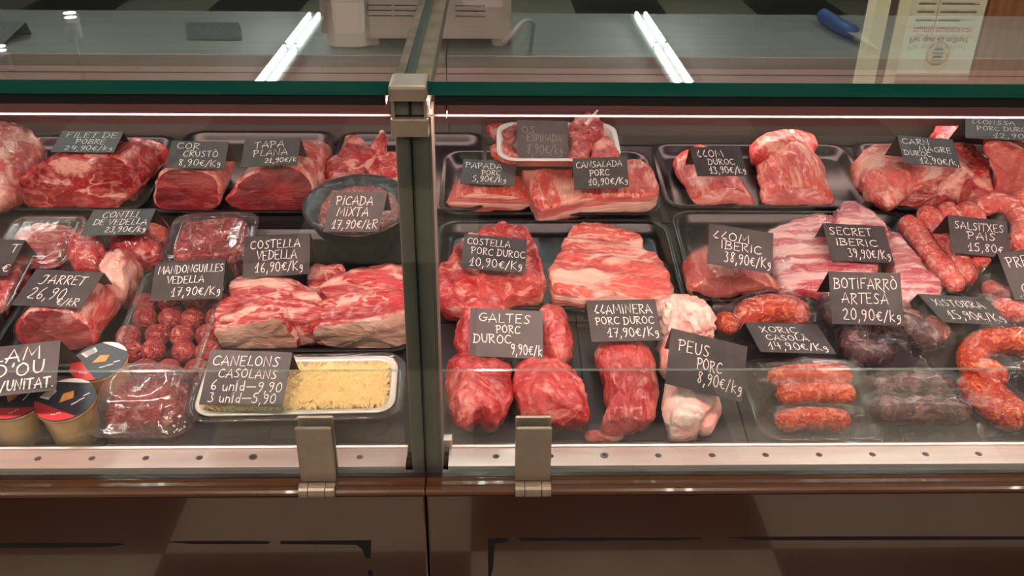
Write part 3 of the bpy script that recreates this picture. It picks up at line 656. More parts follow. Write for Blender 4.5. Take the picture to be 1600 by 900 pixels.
def sign(q, lines, label, w=.06, dim=False, zc=None, hw=.00052, mat='card'):
    """folded card from the four corners TL TR BR BL of its front face"""
    TL, TR, BR, BL = q
    mid = ((BL[0]+BR[0])/2, (BL[1]+BR[1])/2)
    if zc is None:
        u_, v_ = on_w(*mid, w); zc = (DO+Vector((u_, 0, 0))+DV*v_+DW*w-CAM).dot(_fw)
    z = zc; pBL, pBR = zc_pt(*BL, z), zc_pt(*BR, z); W = (pBR-pBL).length; H = .68*W
    d = ray(*TL).normalized(); oc = CAM-pBL; b = oc.dot(d); c = oc.dot(oc)-H*H; disc_ = b*b-c
    t = -b+(math.sqrt(disc_) if disc_ > 0 else 0); pTL = CAM+d*t
    d2 = ray(*TR).normalized(); oc = CAM-pBR; b = oc.dot(d2); c = oc.dot(oc)-H*H; disc2 = b*b-c
    t2 = -b+(math.sqrt(disc2) if disc2 > 0 else 0); pTR = CAM+d2*t2
    ex = ((pBR-pBL)+(pTR-pTL))/2; ey = ((pTL-pBL)+(pTR-pBR))/2; o = (pBL+pBR+pTL+pTR)/4-ex/2-ey/2
    n = ex.cross(ey).normalized()
    if n.dot(CAM-o) < 0: n = -n
    org = o+ex/2; rt = empty('price_card', org); th = .0006
    def slabq(nm, a, e1, e2, nn, mt):
        V = [a, a+e1, a+e1+e2, a+e2]; V = V+[v-nn*th for v in V]
        return mesh(nm, [v-org for v in V], [(0, 1, 2, 3), (7, 6, 5, 4), (0, 4, 5, 1), (1, 5, 6, 2), (2, 6, 7, 3), (3, 7, 4, 0)], mt, rt)
    slabq('front_leaf', o, ex, ey, n, mat)
    bk = Vector((n.x*-1, n.y*-1, 0)).normalized(); dn = (Vector((0, 0, -1))*.86+bk*.5).normalized()*H*.8
    e1 = ex; slabq('back_leaf', o+ey-n*th, e1, dn, -dn.cross(ex).normalized(), mat)
    if lines:
        V, Fc = write(lines, 1.0, 1.0, 1) if False else write(lines, W, H, hw)
        ux, uy = ex/W, ey/H
        mesh('lettering', [o+ux*a+uy*b+n*.0004-org for a, b in V], Fc, 'chalkdim' if dim else 'chalk', rt)
    tag(rt, label, 'price card', 'chalk price cards'); return rt
# ================================================================== trays
BT = 'black plastic display trays'
for u0, u1, v0, v1, lab in (
 (-.90, -.535, .474, .70, 'black tray at the far left under the marbled beef joint'),
 (-.53, -.268, .468, .718, 'black tray under the two dark beef cuts, left of the bone pieces'),
 (-.262, -.005, .475, .715, 'black tray under the bone pieces behind the steel post'),
 (-.08, .268, .463, .655, 'black tray under the jowl and the pork belly slab'),
 (.276, .618, .483, .68, 'black tray under the two pork loin blocks, back row'),
 (.626, .96, .478, .685, 'black tray under the pork neck joint at the back right'),
 (-.08, .272, .240, .448, 'black tray under the two spare rib racks'),
 (.28, .645, .256, .474, 'black tray under the small loin and the streaky slabs'),
 (.652, .99, .25, .472, 'black tray under the raw sausages at the right'),
 (-.405, -.098, .156, .432, 'black tray under the veal rib strips'),
 (-.64, -.44, .13, .36, 'black tray under the wrapped shank cut')):
    tray('display_tray', u0, u1, v0, v1, .02, 'black', lab, group=BT)

# ================================================================== left section, back row
lump('wrapped_joint', [(-70, 240), (-40, 208), (0, 202), (30, 207), (58, 222), (64, 238), (50, 262), (30, 292), (0, 312), (-50, 310)], .085, 'film-wrapped pink joint cut off by the left edge, back row', mat='fatcap', film=.004, amp=.006)
_main = roast('beef_joint', [(18, 293), (40, 270), (62, 254), (85, 244), (120, 240), (160, 241), (190, 243), (210, 258), (220, 276), (218, 296), (200, 315), (175, 325), (120, 327), (60, 326), (38, 322), (26, 306)], (200, 262), 'large marbled beef joint with a wide cut face at the left, back row', hs=.75, ws=.72, mats=('marbled', 'beef_side'), amp=.005, tilt=.25)
part_of(lump('beef_joint_tail', [(170, 262), (190, 232), (225, 226), (255, 232), (262, 244), (235, 262), (220, 285), (200, 300)], .06, 'red tail end of beef joint lying behind the marbled cut', mat='beef_side'), _main, 'tail_end')
roast('beef_heart_cut', [(238, 300), (246, 276), (262, 264), (288, 261), (318, 264), (338, 276), (348, 296), (345, 318), (330, 331), (290, 334), (255, 331), (240, 318)], (338, 262), 'rounded dark beef cut between the marbled joint and the widest dark cut', hs=.95, ws=.8, mats=('beef_cut', 'fatcap'), amp=.004, tilt=.2)
_main = roast('beef_round', [(353, 318), (360, 302), (376, 280), (396, 267), (420, 260), (445, 258), (468, 264), (485, 278), (494, 298), (490, 318), (466, 333), (420, 334), (380, 330)], (462, 262), 'wide dark red beef round with a pale fat rim, back row', hs=.95, ws=.85, mats=('beef_cut', 'fatcap'), amp=.004, tilt=.2)
part_of(lump('beef_round_side', [(465, 275), (478, 245), (500, 230), (518, 238), (512, 270), (500, 298), (480, 305)], .06, 'red fatty flap against the right side of the beef round', mat='beef_side'), _main, 'side_flap')
for i, (o, h, w) in enumerate((([(525, 245), (535, 222), (545, 213), (570, 222), (588, 238), (570, 252), (545, 258)], .03, .03), ([(508, 268), (515, 248), (545, 240), (568, 245), (570, 268), (555, 282), (525, 288)], .04, .006),
    ([(572, 262), (585, 243), (618, 236), (640, 245), (640, 265), (610, 275), (580, 275)], .035, .006), ([(575, 232), (590, 212), (603, 207), (606, 235), (595, 246)], .03, .03))):
    slab('bone_piece', o, h, ('upper bone piece with a sharp peak in the tray by the post', 'front left meaty bone piece in the tray by the post', 'right bone piece half behind the steel post', 'small bone shard standing behind the other bone pieces')[i], mats=('rib_red', 'skin'), parts=('flesh', 'bone_edge'), amp=.006, w0=w, dome=.4)

# ================================================================== left section, middle
def px_tray(name, c, d, mat, label, wr=None, **k):
    w = d if wr is None else wr; P = [on_w(*p, w) for p in c]     # BL BR TR TL
    cu = sum(p[0] for p in P)/4; cv = sum(p[1] for p in P)/4
    wd = (math.dist(P[0], P[1])+math.dist(P[2], P[3]))/2; dp = (math.dist(P[1], P[2])+math.dist(P[0], P[3]))/2
    e = Vector((P[1][0]-P[0][0], P[1][1]-P[0][1])); e2 = Vector((P[2][0]-P[3][0], P[2][1]-P[3][1])); rot = (math.atan2(e.y, e.x)+math.atan2(e2.y, e2.x))/2
    return tray(name, cu-wd/2, cu+wd/2, cv-dp/2, cv+dp/2, d, mat, label, rot=rot, **k), (cu, cv, wd, dp, rot)
def heap(name, g, h, mat, label, ins=.02, cat='minced meat', w0=.006, amp=.004, fr=90, lumps=0, kind=None):
    cu, cv, wd, dp, rot = g; sd = nxt(); rings = []
    for k, w in ((1, 0), (1.0, .5), (.96, .85), (.88, 1), (.76, 1.02), (.62, 1.04), (.48, 1.05), (.34, 1.05), (.2, 1.06), (.08, 1.06)): rings.append(rrect(cu, cv, (wd/2-ins)*k, (dp/2-ins)*k, .02*k, w0+h*w, 14, rot))
    V, Fc, T = loft(rings, ['a']*(len(rings)-1), ((cu, cv, w0), 'a'), ((cu, cv, w0+h*1.06), 'a'))
    if lumps: V = [(x, y, z+(lumps*abs(math.sin(x*95)*math.sin(y*95)) if z > w0+h*.7 else 0)) for x, y, z in V]
    V = wob(V, amp, fr, sd, w0)
    return finish(name, V, Fc, T, {'a': (name, mat)}, label, cat)[0]
_, g = px_tray('clear_tray', [(-25, 420), (98, 418), (140, 338), (22, 338)], .035, 'pet', 'clear plastic tray of sliced red veal at the left, behind the shank card', cat='tray', r=.02, lid=.006)
heap('sliced_veal', g, .027, 'veal_rib', 'sliced red veal in the clear tray behind the shank card', cat='meat', fr=45, amp=.006, ins=.013)
_, g = px_tray('clear_tray', [(-95, 497), (5, 492), (64, 388), (-45, 392)], .04, 'pet', 'clear plastic tray of red meat strips cut off by the left edge', cat='tray', r=.02, lid=.006)
heap('meat_strips', g, .028, 'rib_red', 'red meat strips in the clear tray at the left edge', cat='meat', fr=50, amp=.006, ins=.013)
lump('veal_cut', [(107, 400), (112, 382), (130, 370), (155, 372), (170, 388), (170, 410), (150, 422), (120, 422)], .05, 'left round wrapped veal cut below the folded card in front of the beef joint', film=.003, mat='cheek')
lump('veal_cut', [(172, 392), (180, 372), (205, 364), (235, 366), (252, 382), (250, 402), (225, 413), (190, 412)], .05, 'right round wrapped veal cut beside the clear tray of mince', film=.003, mat='cheek')
lump('veal_trim', [(215, 372), (230, 355), (250, 348), (264, 356), (262, 375), (240, 385)], .045, 'small pink veal trim behind the round wrapped veal cuts', mat='fatcap')
_, g = px_tray('clear_tray', [(238, 414), (384, 408), (413, 332), (280, 334)], .045, 'pet', 'clear lidded tray of pale mince behind the meatballs', cat='tray', r=.025, lid=.008)
heap('minced_veal', g, .04, 'mince', 'pale pink mince filling the clear tray behind the meatballs', lumps=.005, ins=.013)
_main = roast('shank_cut', [(23, 516), (30, 498), (48, 486), (75, 482), (105, 487), (130, 502), (146, 522), (146, 540), (125, 548), (90, 551), (55, 546), (32, 536)], (165, 468), 'film-wrapped shank with a dark round cut face at the left', hs=1.0, ws=.8, mats=('beef_cut', 'beef_side'), film=.003, tilt=.3)
part_of(lump('shank_knuckle', [(160, 440), (168, 418), (185, 408), (212, 412), (222, 425), (205, 452), (185, 462), (165, 458)], .07, 'orange-pink fatty knuckle between the shank card and the meatball tray', mat='fatcap', film=.002, amp=.008), _main, 'knuckle')
MB, g = px_tray('clear_tray', [(168, 592), (318, 588), (350, 420), (216, 420)], .05, 'pet', 'long clear tray holding the rows of meatballs', cat='tray', r=.02, lid=None)
bm_v, bm_f, _t = loft([[(math.sin(a)*math.cos(2*math.pi*k/20)*.0158, math.sin(a)*math.sin(2*math.pi*k/20)*.0158, .0148-.0148*math.cos(a)) for k in range(20)] for a in [math.pi*q/13 for q in range(1, 13)]], ['a']*11, ((0, 0, 0), 'a'), ((0, 0, .0296), 'a'))
bm_v = [Vector(v)*(1+.05*noise.noise(Vector(v)*160)) for v in bm_v]; first = None
cu, cv, wd, dp, rot = g
for rr in range(7):
    for cc in range(4):
        lx = (cc-1.5)*.0325+(.004 if rr % 2 else -.003); ly = -dp/2+.034+rr*.0315
        if ly > dp/2-.02: continue
        u = cu+lx*math.cos(rot)-ly*math.sin(rot); v = cv+lx*math.sin(rot)+ly*math.cos(rot)
        if first is None: o = first = mesh('meatball', bm_v, bm_f, 'ball', None, True)
        else: o = first.copy(); COL.objects.link(o)
        o.location = DO+Vector((u, 0, 0))+DV*v+DW*(.012+random.uniform(0, .003)); o.rotation_euler = (random.uniform(-.2, .2), random.uniform(-.2, .2), random.uniform(0, 6))
        tag(o, f"raw red meatball, {('first','second','third','fourth','fifth','sixth','seventh')[rr]} row from the front, {('leftmost','second from left','second from right','rightmost')[cc]}", 'meatball', 'meatballs in the clear tray')
# round black tray with mixed mince
bu, bv = on_w(562, 345, .05); rb = .078
def lathe(prof, cu, cv, n=40, su=1, sv=1): return [[(cu+r*su*math.cos(2*math.pi*k/n), cv+r*sv*math.sin(2*math.pi*k/n), w) for k in range(n)] for r, w in prof]
V, Fc, T = loft(lathe([(.05, .045), (.066, .052), (.074, .075), (.079, .078), (.08, .08), (.078, .0815), (.073, .08), (.064, .056), (.05, .05)], bu, bv), ['a']*8, ((bu, bv, .045), 'a'), ((bu, bv, .05), 'a'))
rt, o3 = finish('round_tray', V, Fc, T, {'a': ('round_tray', 'black')}, 'round black tray of film-wrapped mixed mince beside the post', 'tray')
V, Fc, T = loft(lathe([(.0795, .079), (.0805, .082), (.075, .084), (.06, .0875), (.04, .09), (.02, .091)], bu, bv), ['a']*5, None, ((bu, bv, .091), 'a'))
mesh('plastic_film', [Vector(v)-o3 for v in wob(V, .0025, 60, nxt())], Fc, 'film', rt, True)
V, Fc, T = loft(lathe([(.055, .052), (.06, .066), (.052, .078), (.036, .084), (.018, .086)], bu, bv), ['a']*4, ((bu, bv, .052), 'a'), ((bu, bv, .087), 'a'))
finish('mixed_mince', wob(V, .005, 80, nxt()), Fc, T, {'a': ('mixed_mince', 'mince')}, 'coarse red mixed mince in the round black tray', 'minced meat')
# stand under the round tray
V, Fc, T = loft(lathe([(.045, .004), (.045, .045)], bu, bv), ['a'], ((bu, bv, .004), 'a'), ((bu, bv, .045), 'a')); finish('tray_riser', V, Fc, T, {'a': ('tray_riser', 'black')}, 'black riser under the round tray of mixed mince', 'riser')
# veal ribs
VR = 'veal rib strips'
slab('veal_rib', [(478, 432), (492, 418), (530, 413), (536, 424), (515, 440), (490, 448)], .04, 'small veal rib piece at the back between the two rib piles', mats=('veal_rib', 'fatcap'), amp=.005, group=VR)
slab('veal_rib', [(355, 452), (365, 436), (400, 430), (445, 432), (480, 448), (502, 468), (480, 472), (430, 468), (370, 468)], .045, 'back veal rib strip of the left pile', mats=('veal_rib', 'fatcap'), amp=.005, group=VR, dome=.3)
slab('veal_rib', [(336, 490), (345, 470), (400, 464), (455, 464), (505, 478), (512, 492), (470, 502), (400, 500), (345, 505)], .045, 'middle veal rib strip of the left pile', mats=('veal_rib', 'fatcap'), amp=.005, group=VR, dome=.3)
roast('veal_rib', [(330, 514), (355, 508), (400, 500), (432, 496), (450, 508), (468, 545), (430, 549), (380, 549), (345, 546), (338, 530)], (425, 485), 'front veal rib block of the left pile with a pale hide face', hs=1.0, ws=.95, mats=('hide', 'veal_rib'), parts=('hide_face', 'flesh'), amp=.004, group=VR)
slab('veal_rib', [(497, 455), (512, 436), (545, 422), (600, 414), (645, 416), (648, 452), (590, 460), (530, 466)], .045, 'back veal rib strip of the pile beside the post', mats=('veal_rib', 'fatcap'), amp=.005, group=VR, dome=.3)
slab('veal_rib', [(503, 485), (515, 466), (560, 457), (640, 460), (648, 485), (590, 490), (530, 500)], .045, 'middle veal rib strip of the pile beside the post', mats=('veal_rib', 'fatcap'), amp=.005, group=VR, dome=.3)
roast('veal_rib', [(484, 520), (505, 508), (545, 500), (600, 494), (648, 492), (650, 540), (600, 546), (550, 549), (505, 543)], (565, 492), 'front veal rib block beside the post with a tan hide face', hs=1.0, ws=.98, mats=('hide', 'veal_rib'), parts=('hide_face', 'flesh'), amp=.004, group=VR)
# cannelloni tray
CT, g = px_tray('clear_tray', [(282, 664), (628, 650), (636, 552), (318, 552)], .05, 'pet', 'wide clear plastic box around the foil dish of grated cheese', cat='tray', r=.028, wr=.05)
cu, cv, wd, dp, rot = g
FT = tray('foil_dish', cu-wd/2+.009, cu+wd/2-.009, cv-dp/2+.008, cv+dp/2-.008, .034, 'foil', 'shallow foil dish under the grated cheese', r=.022, rot=rot, w0=.018, slope=.012, cat='dish')
heap('cheese_bed', (cu, cv, wd-.022, dp-.022, rot), .022, 'cheese_bed', 'pale sauce bed under the grated cheese in the foil dish', ins=.012, w0=.022, cat='food', amp=.002)
CV, CF = [], []
for i in range(3000):
    a = random.uniform(-.5, .5)*(wd-.044); b = random.uniform(-.5, .5)*(dp-.044); t = random.uniform(0, math.pi); L = random.uniform(.010, .020); hw = .0011
    z = .0445+random.uniform(0, .006); cvx = random.uniform(-.4, .4); base = len(CV)
    for j in range(4):
        f = (j/3-.5); x = a+L*f*math.cos(t+cvx*f); y = b+L*f*math.sin(t+cvx*f); zz = z+.0008*math.sin(j)
        nx, ny = -math.sin(t)*hw, math.cos(t)*hw
        for ex, ey, ez in ((nx, ny, 0), (0, 0, .002), (-nx, -ny, 0)): CV.append((cu+(x+ex)*math.cos(rot)-(y+ey)*math.sin(rot), cv+(x+ex)*math.sin(rot)+(y+ey)*math.cos(rot), zz+ez))
    for j in range(3):
        k = base+3*j; CF += [(k, k+1, k+4, k+3), (k+1, k+2, k+5, k+4)]
o, _ = finish('grated_cheese', CV, CF, ['a']*len(CF), {'a': ('grated_cheese', 'cheese')}, 'pale yellow grated cheese strewn over the foil dish', 'cheese', smooth=False); o['kind'] = 'stuff'
# domed clear box with mince
cu2, cv2 = on_w(222, 645, .03)[0], .060
V, Fc, T = loft([rrect(cu2, cv2, a, b, .03, w) for a, b, w in ((.050, .042, .001), (.060, .049, .024), (.066, .054, .026), (.066, .054, .029))], ['a']*3, ((cu2, cv2, .001), 'a'), None)
rt, o3 = finish('clear_box', V, Fc, T, {'a': ('clear_box', 'pet')}, 'domed clear plastic box of mince beside the caramel cups', 'box')
V, Fc, T = loft([rrect(cu2, cv2, a, b, .03, w) for a, b, w in ((.0665, .0545, .0295), (.067, .055, .032), (.060, .049, .0325), (.059, .048, .037), (.055, .045, .0375), (.050, .041, .052), (.041, .034, .062), (.028, .024, .0655), (.025, .021, .063))], ['a']*8, None, ((cu2, cv2, .063), 'a'))
mesh('lid', [Vector(v)-o3 for v in V], Fc, 'lidp', rt, True)
heap('minced_beef', (cu2, cv2, .1, .082, 0), .024, 'mince', 'red mince inside the domed clear box', ins=.004, lumps=.006, w0=.004)
# cups of caramel flan
def cup(px, py, label, turn, vmin=.0355, du=0):
    h = .06; u, v = on_w(px, py, h); v = max(v, vmin); u += du; sz = h/.082; rt = empty('dessert_cup', DO+Vector((u, 0, 0))+DV*v, (DA, 0, turn))
    V, Fc, T = loft(lathe([(.027, 0), (.0285, .002), (.0335, .07), (.0338, .073), (.0365, .0745), (.037, .078), (.0365, .0805)], 0, 0), ['a']*6, ((0, 0, 0), 'a'), ((0, 0, .0805), 'a')); mesh('cup_body', V, Fc, 'cup', rt, True)
    V, Fc, T = loft(lathe([(.0372, .0805), (.0372, .0815), (.0366, .082)], 0, 0), ['a']*2, None, ((0, 0, .082), 'a')); mesh('lid', V, Fc, 'navy', rt)
    def flat(nm, pts, mat, z): mesh(nm, [(a, b, z) for a, b in pts], [tuple(range(len(pts)))], mat, rt)
    def seg(a0, a1, r): return [(r*math.cos(a0+(a1-a0)*i/18), r*math.sin(a0+(a1-a0)*i/18)) for i in range(19)]
    flat('red_band', seg(R(178), R(300), .0364), 'red', .0823)
    flat('white_tab', seg(R(45), R(118), .0372), 'white', .0824)
    flat('picture', [(-.006, -.006), (.010, .001), (.008, .014), (-.004, .010)], 'orange', .0826)
    flat('barcode_label', [(-.032, .006), (-.020, .001), (-.013, .016), (-.021, .022)], 'white', .0826)
    for k in range(5): flat('barcode_bar', [(-.029+k*.0024, .0075-k*.001), (-.0278+k*.0024, .0072-k*.001), (-.0215+k*.0016, .0185-k*.0008), (-.0225+k*.0016, .019-k*.0008)], 'ink', .0828)
    W_, F_ = write([('un', .0, 1, 0, 1)], .012, .004, .0005); mesh('print_marks', [(a-.012, b-.026, .0827) for a, b in W_], F_, 'white', rt)
    for k, (x, y) in enumerate(((.010, -.012), (.017, -.006), (.022, .002))): flat('print_marks', [(x, y), (x+.007, y+.005), (x+.006, y+.0065), (x-.001, y+.0015)], 'white', .0826)
    rt.scale = (.9, .9, sz)
    return tag(rt, label, 'dessert cup', 'caramel dessert cups')
cup(95, 633, 'caramel dessert cup with black and red foil lid, front one of three', R(8))
cup(128, 583, 'caramel dessert cup with black and red foil lid, behind the front one', R(-18), .098, .016)
cup(5, 628, 'caramel dessert cup with black and red foil lid, at the left edge', R(40))

# ================================================================== right section, back row
PU = [on_w(*p, .085) for p in ((776, 250), (972, 244), (962, 188), (768, 190))]
FW = tray('foam_tray', PU[0][0], PU[1][0], PU[0][1], PU[3][1], .022, 'foam', 'white foam tray of pork spine bones at the back', r=.03, w0=.063)
for o, h, lab in (([(764, 198), (778, 192), (800, 190), (808, 205), (800, 222), (785, 232), (776, 215)], .012, 'jagged spine bone at the upper left of the white foam tray'),
    ([(766, 230), (785, 224), (806, 228), (808, 245), (785, 246)], .012, 'spine bone at the lower left of the white foam tray'),
    ([(890, 195), (905, 180), (925, 175), (940, 190), (930, 212), (895, 214)], .03, 'dark tall spine bone behind the chalk card in the white foam tray'),
    ([(890, 232), (896, 206), (915, 196), (922, 215), (918, 244), (892, 245)], .022, 'bright red spine bone right of the chalk card in the white foam tray'),
    ([(925, 240), (932, 218), (950, 210), (963, 228), (962, 245), (930, 246)], .02, 'spine bone at the right end of the white foam tray')):
    slab('spine_bone', o, h, lab, mats=('rib_red', 'rib_red'), amp=.006, w0=.068, dome=.1, jag=.004, group='pork spine bones')
a3 = zc_pt(915, 195, 1.44); b3 = zc_pt(934, 172, 1.44); o = cyl('bone_splinter', Vector((0, 0, 0)), b3-a3, .004, 'bone', None, 8, .0012); o.location = a3; tag(o, 'thin pointed bone splinter sticking up from the white foam tray', 'bone')
V, Fc = boxvf(-.09, .09, -.03, .03, 0, .058); o = mesh('tray_riser', V, Fc, 'black'); c = DO+Vector(((PU[0][0]+PU[1][0])/2, 0, 0))+DV*((PU[0][1]+PU[3][1])/2)+DW*.004; o.location = c; o.rotation_euler = (DA, 0, 0); tag(o, 'black riser under the white foam tray of bones', 'riser')
roast('pork_jowl', [(696, 318), (715, 307), (750, 300), (790, 303), (820, 310), (838, 314), (826, 325), (805, 330), (740, 331), (712, 328)], (768, 282), 'pork jowl wedge with layered cut face, left of the belly slab', hs=1.35, ws=.7, mats=('layers', 'pork_top'), parts=('cut_face', 'upper_side'), amp=.003)
slab('pork_belly', [(815, 266), (850, 260), (900, 254), (985, 247), (1010, 252), (1024, 275), (1027, 300), (960, 304), (905, 309), (865, 318), (842, 322), (830, 300)], .042, 'long pork belly slab with layered edge, back row', mats=('pork_top', 'layers'), amp=.004, dome=.12)
roast('pork_loin', [(1087, 320), (1090, 309), (1112, 299), (1140, 293), (1163, 301), (1176, 311), (1177, 320), (1130, 321)], (1082, 246), 'narrow pork loin block under the left loin card, back row', hs=1.7, ws=1.0, mats=('pork_cut', 'pork_top'), parts=('cut_face', 'upper_side'), amp=.004, tilt=.5)
_main = roast('pork_loin', [(1193, 319), (1198, 309), (1220, 295), (1245, 289), (1273, 293), (1295, 306), (1303, 316), (1298, 321), (1245, 321)], (1226, 240), 'wide pork loin block right of the loin card, back row', hs=1.9, ws=1.0, mats=('pork_cut', 'pork_top'), parts=('cut_face', 'upper_side'), amp=.004, tilt=.5)
part_of(lump('loin_end', [(1172, 240), (1180, 222), (1208, 214), (1245, 213), (1272, 219), (1276, 232), (1262, 246), (1220, 250), (1190, 250)], .05, 'pale greyish fat end of the wide loin block', mat='pork_top', amp=.005), _main, 'fat_end')
_main = roast('pork_neck', [(1395, 318), (1412, 305), (1440, 290), (1468, 276), (1495, 264), (1515, 268), (1530, 285), (1532, 300), (1520, 315), (1505, 322), (1460, 324), (1420, 324)], (1440, 268), 'pork neck joint with a veined dark cut face, back row right', hs=.95, ws=.9, mats=('pork_neck', 'fatcap'), amp=.005, tilt=.35)
part_of(lump('pork_neck_flap', [(1334, 262), (1345, 246), (1375, 234), (1410, 236), (1440, 250), (1455, 270), (1420, 300), (1392, 318), (1365, 305), (1345, 285)], .06, 'bulging pink flap at the left of the veined neck joint', mat='fatcap', amp=.006), _main, 'flap')
_main = roast('pork_chop_block', [(1552, 322), (1556, 285), (1548, 250), (1535, 232), (1550, 222), (1580, 232), (1620, 250), (1640, 270), (1640, 320)], (1560, 262), 'pork chop block with bone edge cut off by the right edge, back row', hs=.9, ws=.9, mats=('pork_cut', 'rib'), parts=('cut_face', 'bone_side'), amp=.004, tilt=.25)
part_of(slab('pork_chop_spine', [(1462, 212), (1468, 188), (1500, 184), (1510, 200), (1525, 230), (1550, 262), (1552, 310), (1530, 322), (1512, 290), (1490, 250)], .045, 'dark spine side of the pork chop block behind the neck card', mats=('rib_red', 'rib_red'), amp=.007, dome=.1), _main, 'spine_side')
lump('pork_trim', [(1520, 318), (1530, 306), (1560, 300), (1600, 306), (1625, 318), (1590, 328), (1545, 330)], .02, 'ragged red trim in front of the pork chop block', mat='rib_red', amp=.006, fr=60)

# ================================================================== right section, middle row
slab('rib_rack', [(682, 455), (684, 415), (700, 400), (722, 372), (760, 352), (792, 346), (818, 352), (834, 372), (845, 402), (853, 435), (842, 449), (800, 458), (760, 468), (722, 474), (690, 470)], .04, 'spare rib rack curled up at the left beside the post', mats=('rib_red', 'rib'), parts=('upper_side', 'cut_edge'), ridge=(.25, .028, .0035), dome=-.25, amp=.004, jag=.003)
slab('rib_rack', [(857, 432), (862, 410), (880, 375), (893, 350), (912, 343), (960, 352), (1000, 366), (1008, 385), (1032, 400), (1046, 420), (1055, 448), (1042, 464), (1005, 458), (960, 461), (905, 460), (868, 450)], .036, 'flat pale spare rib rack in the middle of the counter', mats=('rib', 'layers'), parts=('upper_side', 'cut_edge'), ridge=(1.3, .034, .0025), dome=.15, amp=.004, jag=.003)
roast('small_loin', [(1075, 456), (1088, 443), (1125, 430), (1165, 431), (1195, 442), (1222, 452), (1200, 458), (1150, 463), (1110, 467), (1085, 464)], (1112, 402), 'small pink loin below the tilted loin card, middle row', hs=.9, ws=.8, mats=('pork_cut', 'pork_top'), parts=('cut_face', 'upper_side'), amp=.003, film=.0015)
slab('streaky_slab', [(1196, 362), (1225, 346), (1285, 333), (1312, 340), (1345, 352), (1372, 400), (1368, 440), (1340, 456), (1265, 450), (1226, 446), (1212, 425), (1206, 392)], .03, 'large film-wrapped streaky pork slab behind the middle row cards', mats=('streaky', 'streaky'), film=.003, amp=.004)
slab('streaky_slab', [(1308, 348), (1314, 318), (1330, 314), (1350, 324), (1382, 346), (1390, 372), (1350, 368)], .04, 'upright pointed end of a film-wrapped streaky pork slab', mats=('streaky', 'streaky'), film=.003, amp=.004)
slab('streaky_slab', [(1384, 362), (1402, 364), (1438, 405), (1474, 448), (1445, 460), (1410, 463), (1398, 430), (1390, 395)], .03, 'narrow film-wrapped streaky pork slab left of the raw sausages', mats=('streaky', 'streaky'), film=.003, amp=.004)
RS = 'raw pink sausages in the right tray'
for path, up, lab in (
 ([(1412, 342), (1430, 364), (1455, 398), (1475, 424), (1498, 454)], None, 'longest raw sausage at the left side of the right tray'),
 ([(1436, 337), (1458, 360), (1480, 388), (1500, 416), (1514, 442)], (.012, .01, .004, .002, 0), 'second raw sausage from the left in the right tray'),
 ([(1462, 338), (1482, 352), (1502, 376), (1520, 395)], (.02, .016, .008, 0), 'third raw sausage from the left, running under the sausage card'),
 ([(1490, 337), (1510, 348), (1530, 365)], (.02, .016, .012), 'short raw sausage end just left of the sausage card'),
 ([(1520, 346), (1545, 337), (1572, 346), (1590, 372), (1580, 400)], (.022, .024, .024, .02, .01), 'curved raw sausage showing above the sausage card'),
 ([(1575, 345), (1600, 332), (1630, 340), (1645, 370), (1620, 395), (1590, 385)], (.03, .03, .03, .03, .026, .026), 'coiled raw sausage at the right edge'),
 ([(1512, 405), (1530, 412), (1548, 418)], (.004, .002, 0), 'raw sausage end poking out below the sausage card')):
    sausage('raw_sausage', path, .0165, lab, 'sausage', group=RS, up=up)
# ================================================================== right section, front row
GC = 'pork cheeks'
lump('pork_cheek', [(710, 520), (718, 498), (752, 480), (792, 480), (802, 510), (792, 548), (745, 562), (715, 548)], .055, 'back left pork cheek behind the cheek card', mat='cheek', group=GC, amp=.006)
lump('pork_cheek', [(828, 505), (850, 488), (878, 490), (892, 520), (894, 552), (880, 570), (848, 562), (830, 540)], .055, 'back right pork cheek beside the cheek card', mat='cheek', group=GC, amp=.005)
lump('pork_cheek', [(699, 578), (712, 559), (740, 555), (775, 562), (794, 580), (798, 612), (792, 645), (770, 665), (752, 656), (735, 668), (715, 660), (703, 632)], .05, 'front left pork cheek with a notched lower end', mat='cheek', group=GC, amp=.006)
lump('pork_cheek', [(802, 580), (815, 562), (850, 560), (880, 570), (905, 595), (917, 630), (919, 657), (880, 660), (830, 655), (810, 635), (803, 610)], .05, 'front right pork cheek with a purple sheen', mat='cheek', group=GC, amp=.006)
_main = lump('tenderloin', [(932, 545), (965, 532), (1003, 538), (1021, 560), (1026, 590), (1030, 625), (1025, 655), (1002, 680), (965, 690), (945, 682), (948, 650), (944, 615), (936, 580)], .045, 'long red pork tenderloin in the front row', mat='pork_lean', amp=.005)
part_of(sausage('tenderloin_tail', [(975, 678), (950, 688), (930, 689), (914, 692)], .008, 'thin fatty tail of the tenderloin at the grille', 'rib_red', cat='meat')[0], _main, 'tail')
lump('pork_trotter', [(1026, 488), (1042, 473), (1075, 474), (1100, 484), (1117, 500), (1116, 526), (1075, 538), (1035, 534)], .06, 'pale folded pork trotter behind the tenderloin card', mat='skin', amp=.009, fr=45)
lump('pork_trotter', [(1030, 545), (1042, 528), (1062, 532), (1070, 560), (1055, 582), (1036, 570)], .05, 'pale pork trotter mostly hidden behind the trotter card', mat='skin', amp=.005)
_main = lump('pork_trotter', [(1036, 612), (1045, 598), (1080, 600), (1112, 612), (1113, 640), (1102, 668), (1092, 690), (1052, 692), (1043, 660)], .045, 'front pale pork trotter pointing at the grille', mat='skin', amp=.006)
part_of(sausage('trotter_toe', [(1108, 612), (1112, 640), (1102, 665), (1094, 684)], .011, 'outer toe of the front pork trotter', 'skin', cat='meat', amp=.2)[0], _main, 'toe')
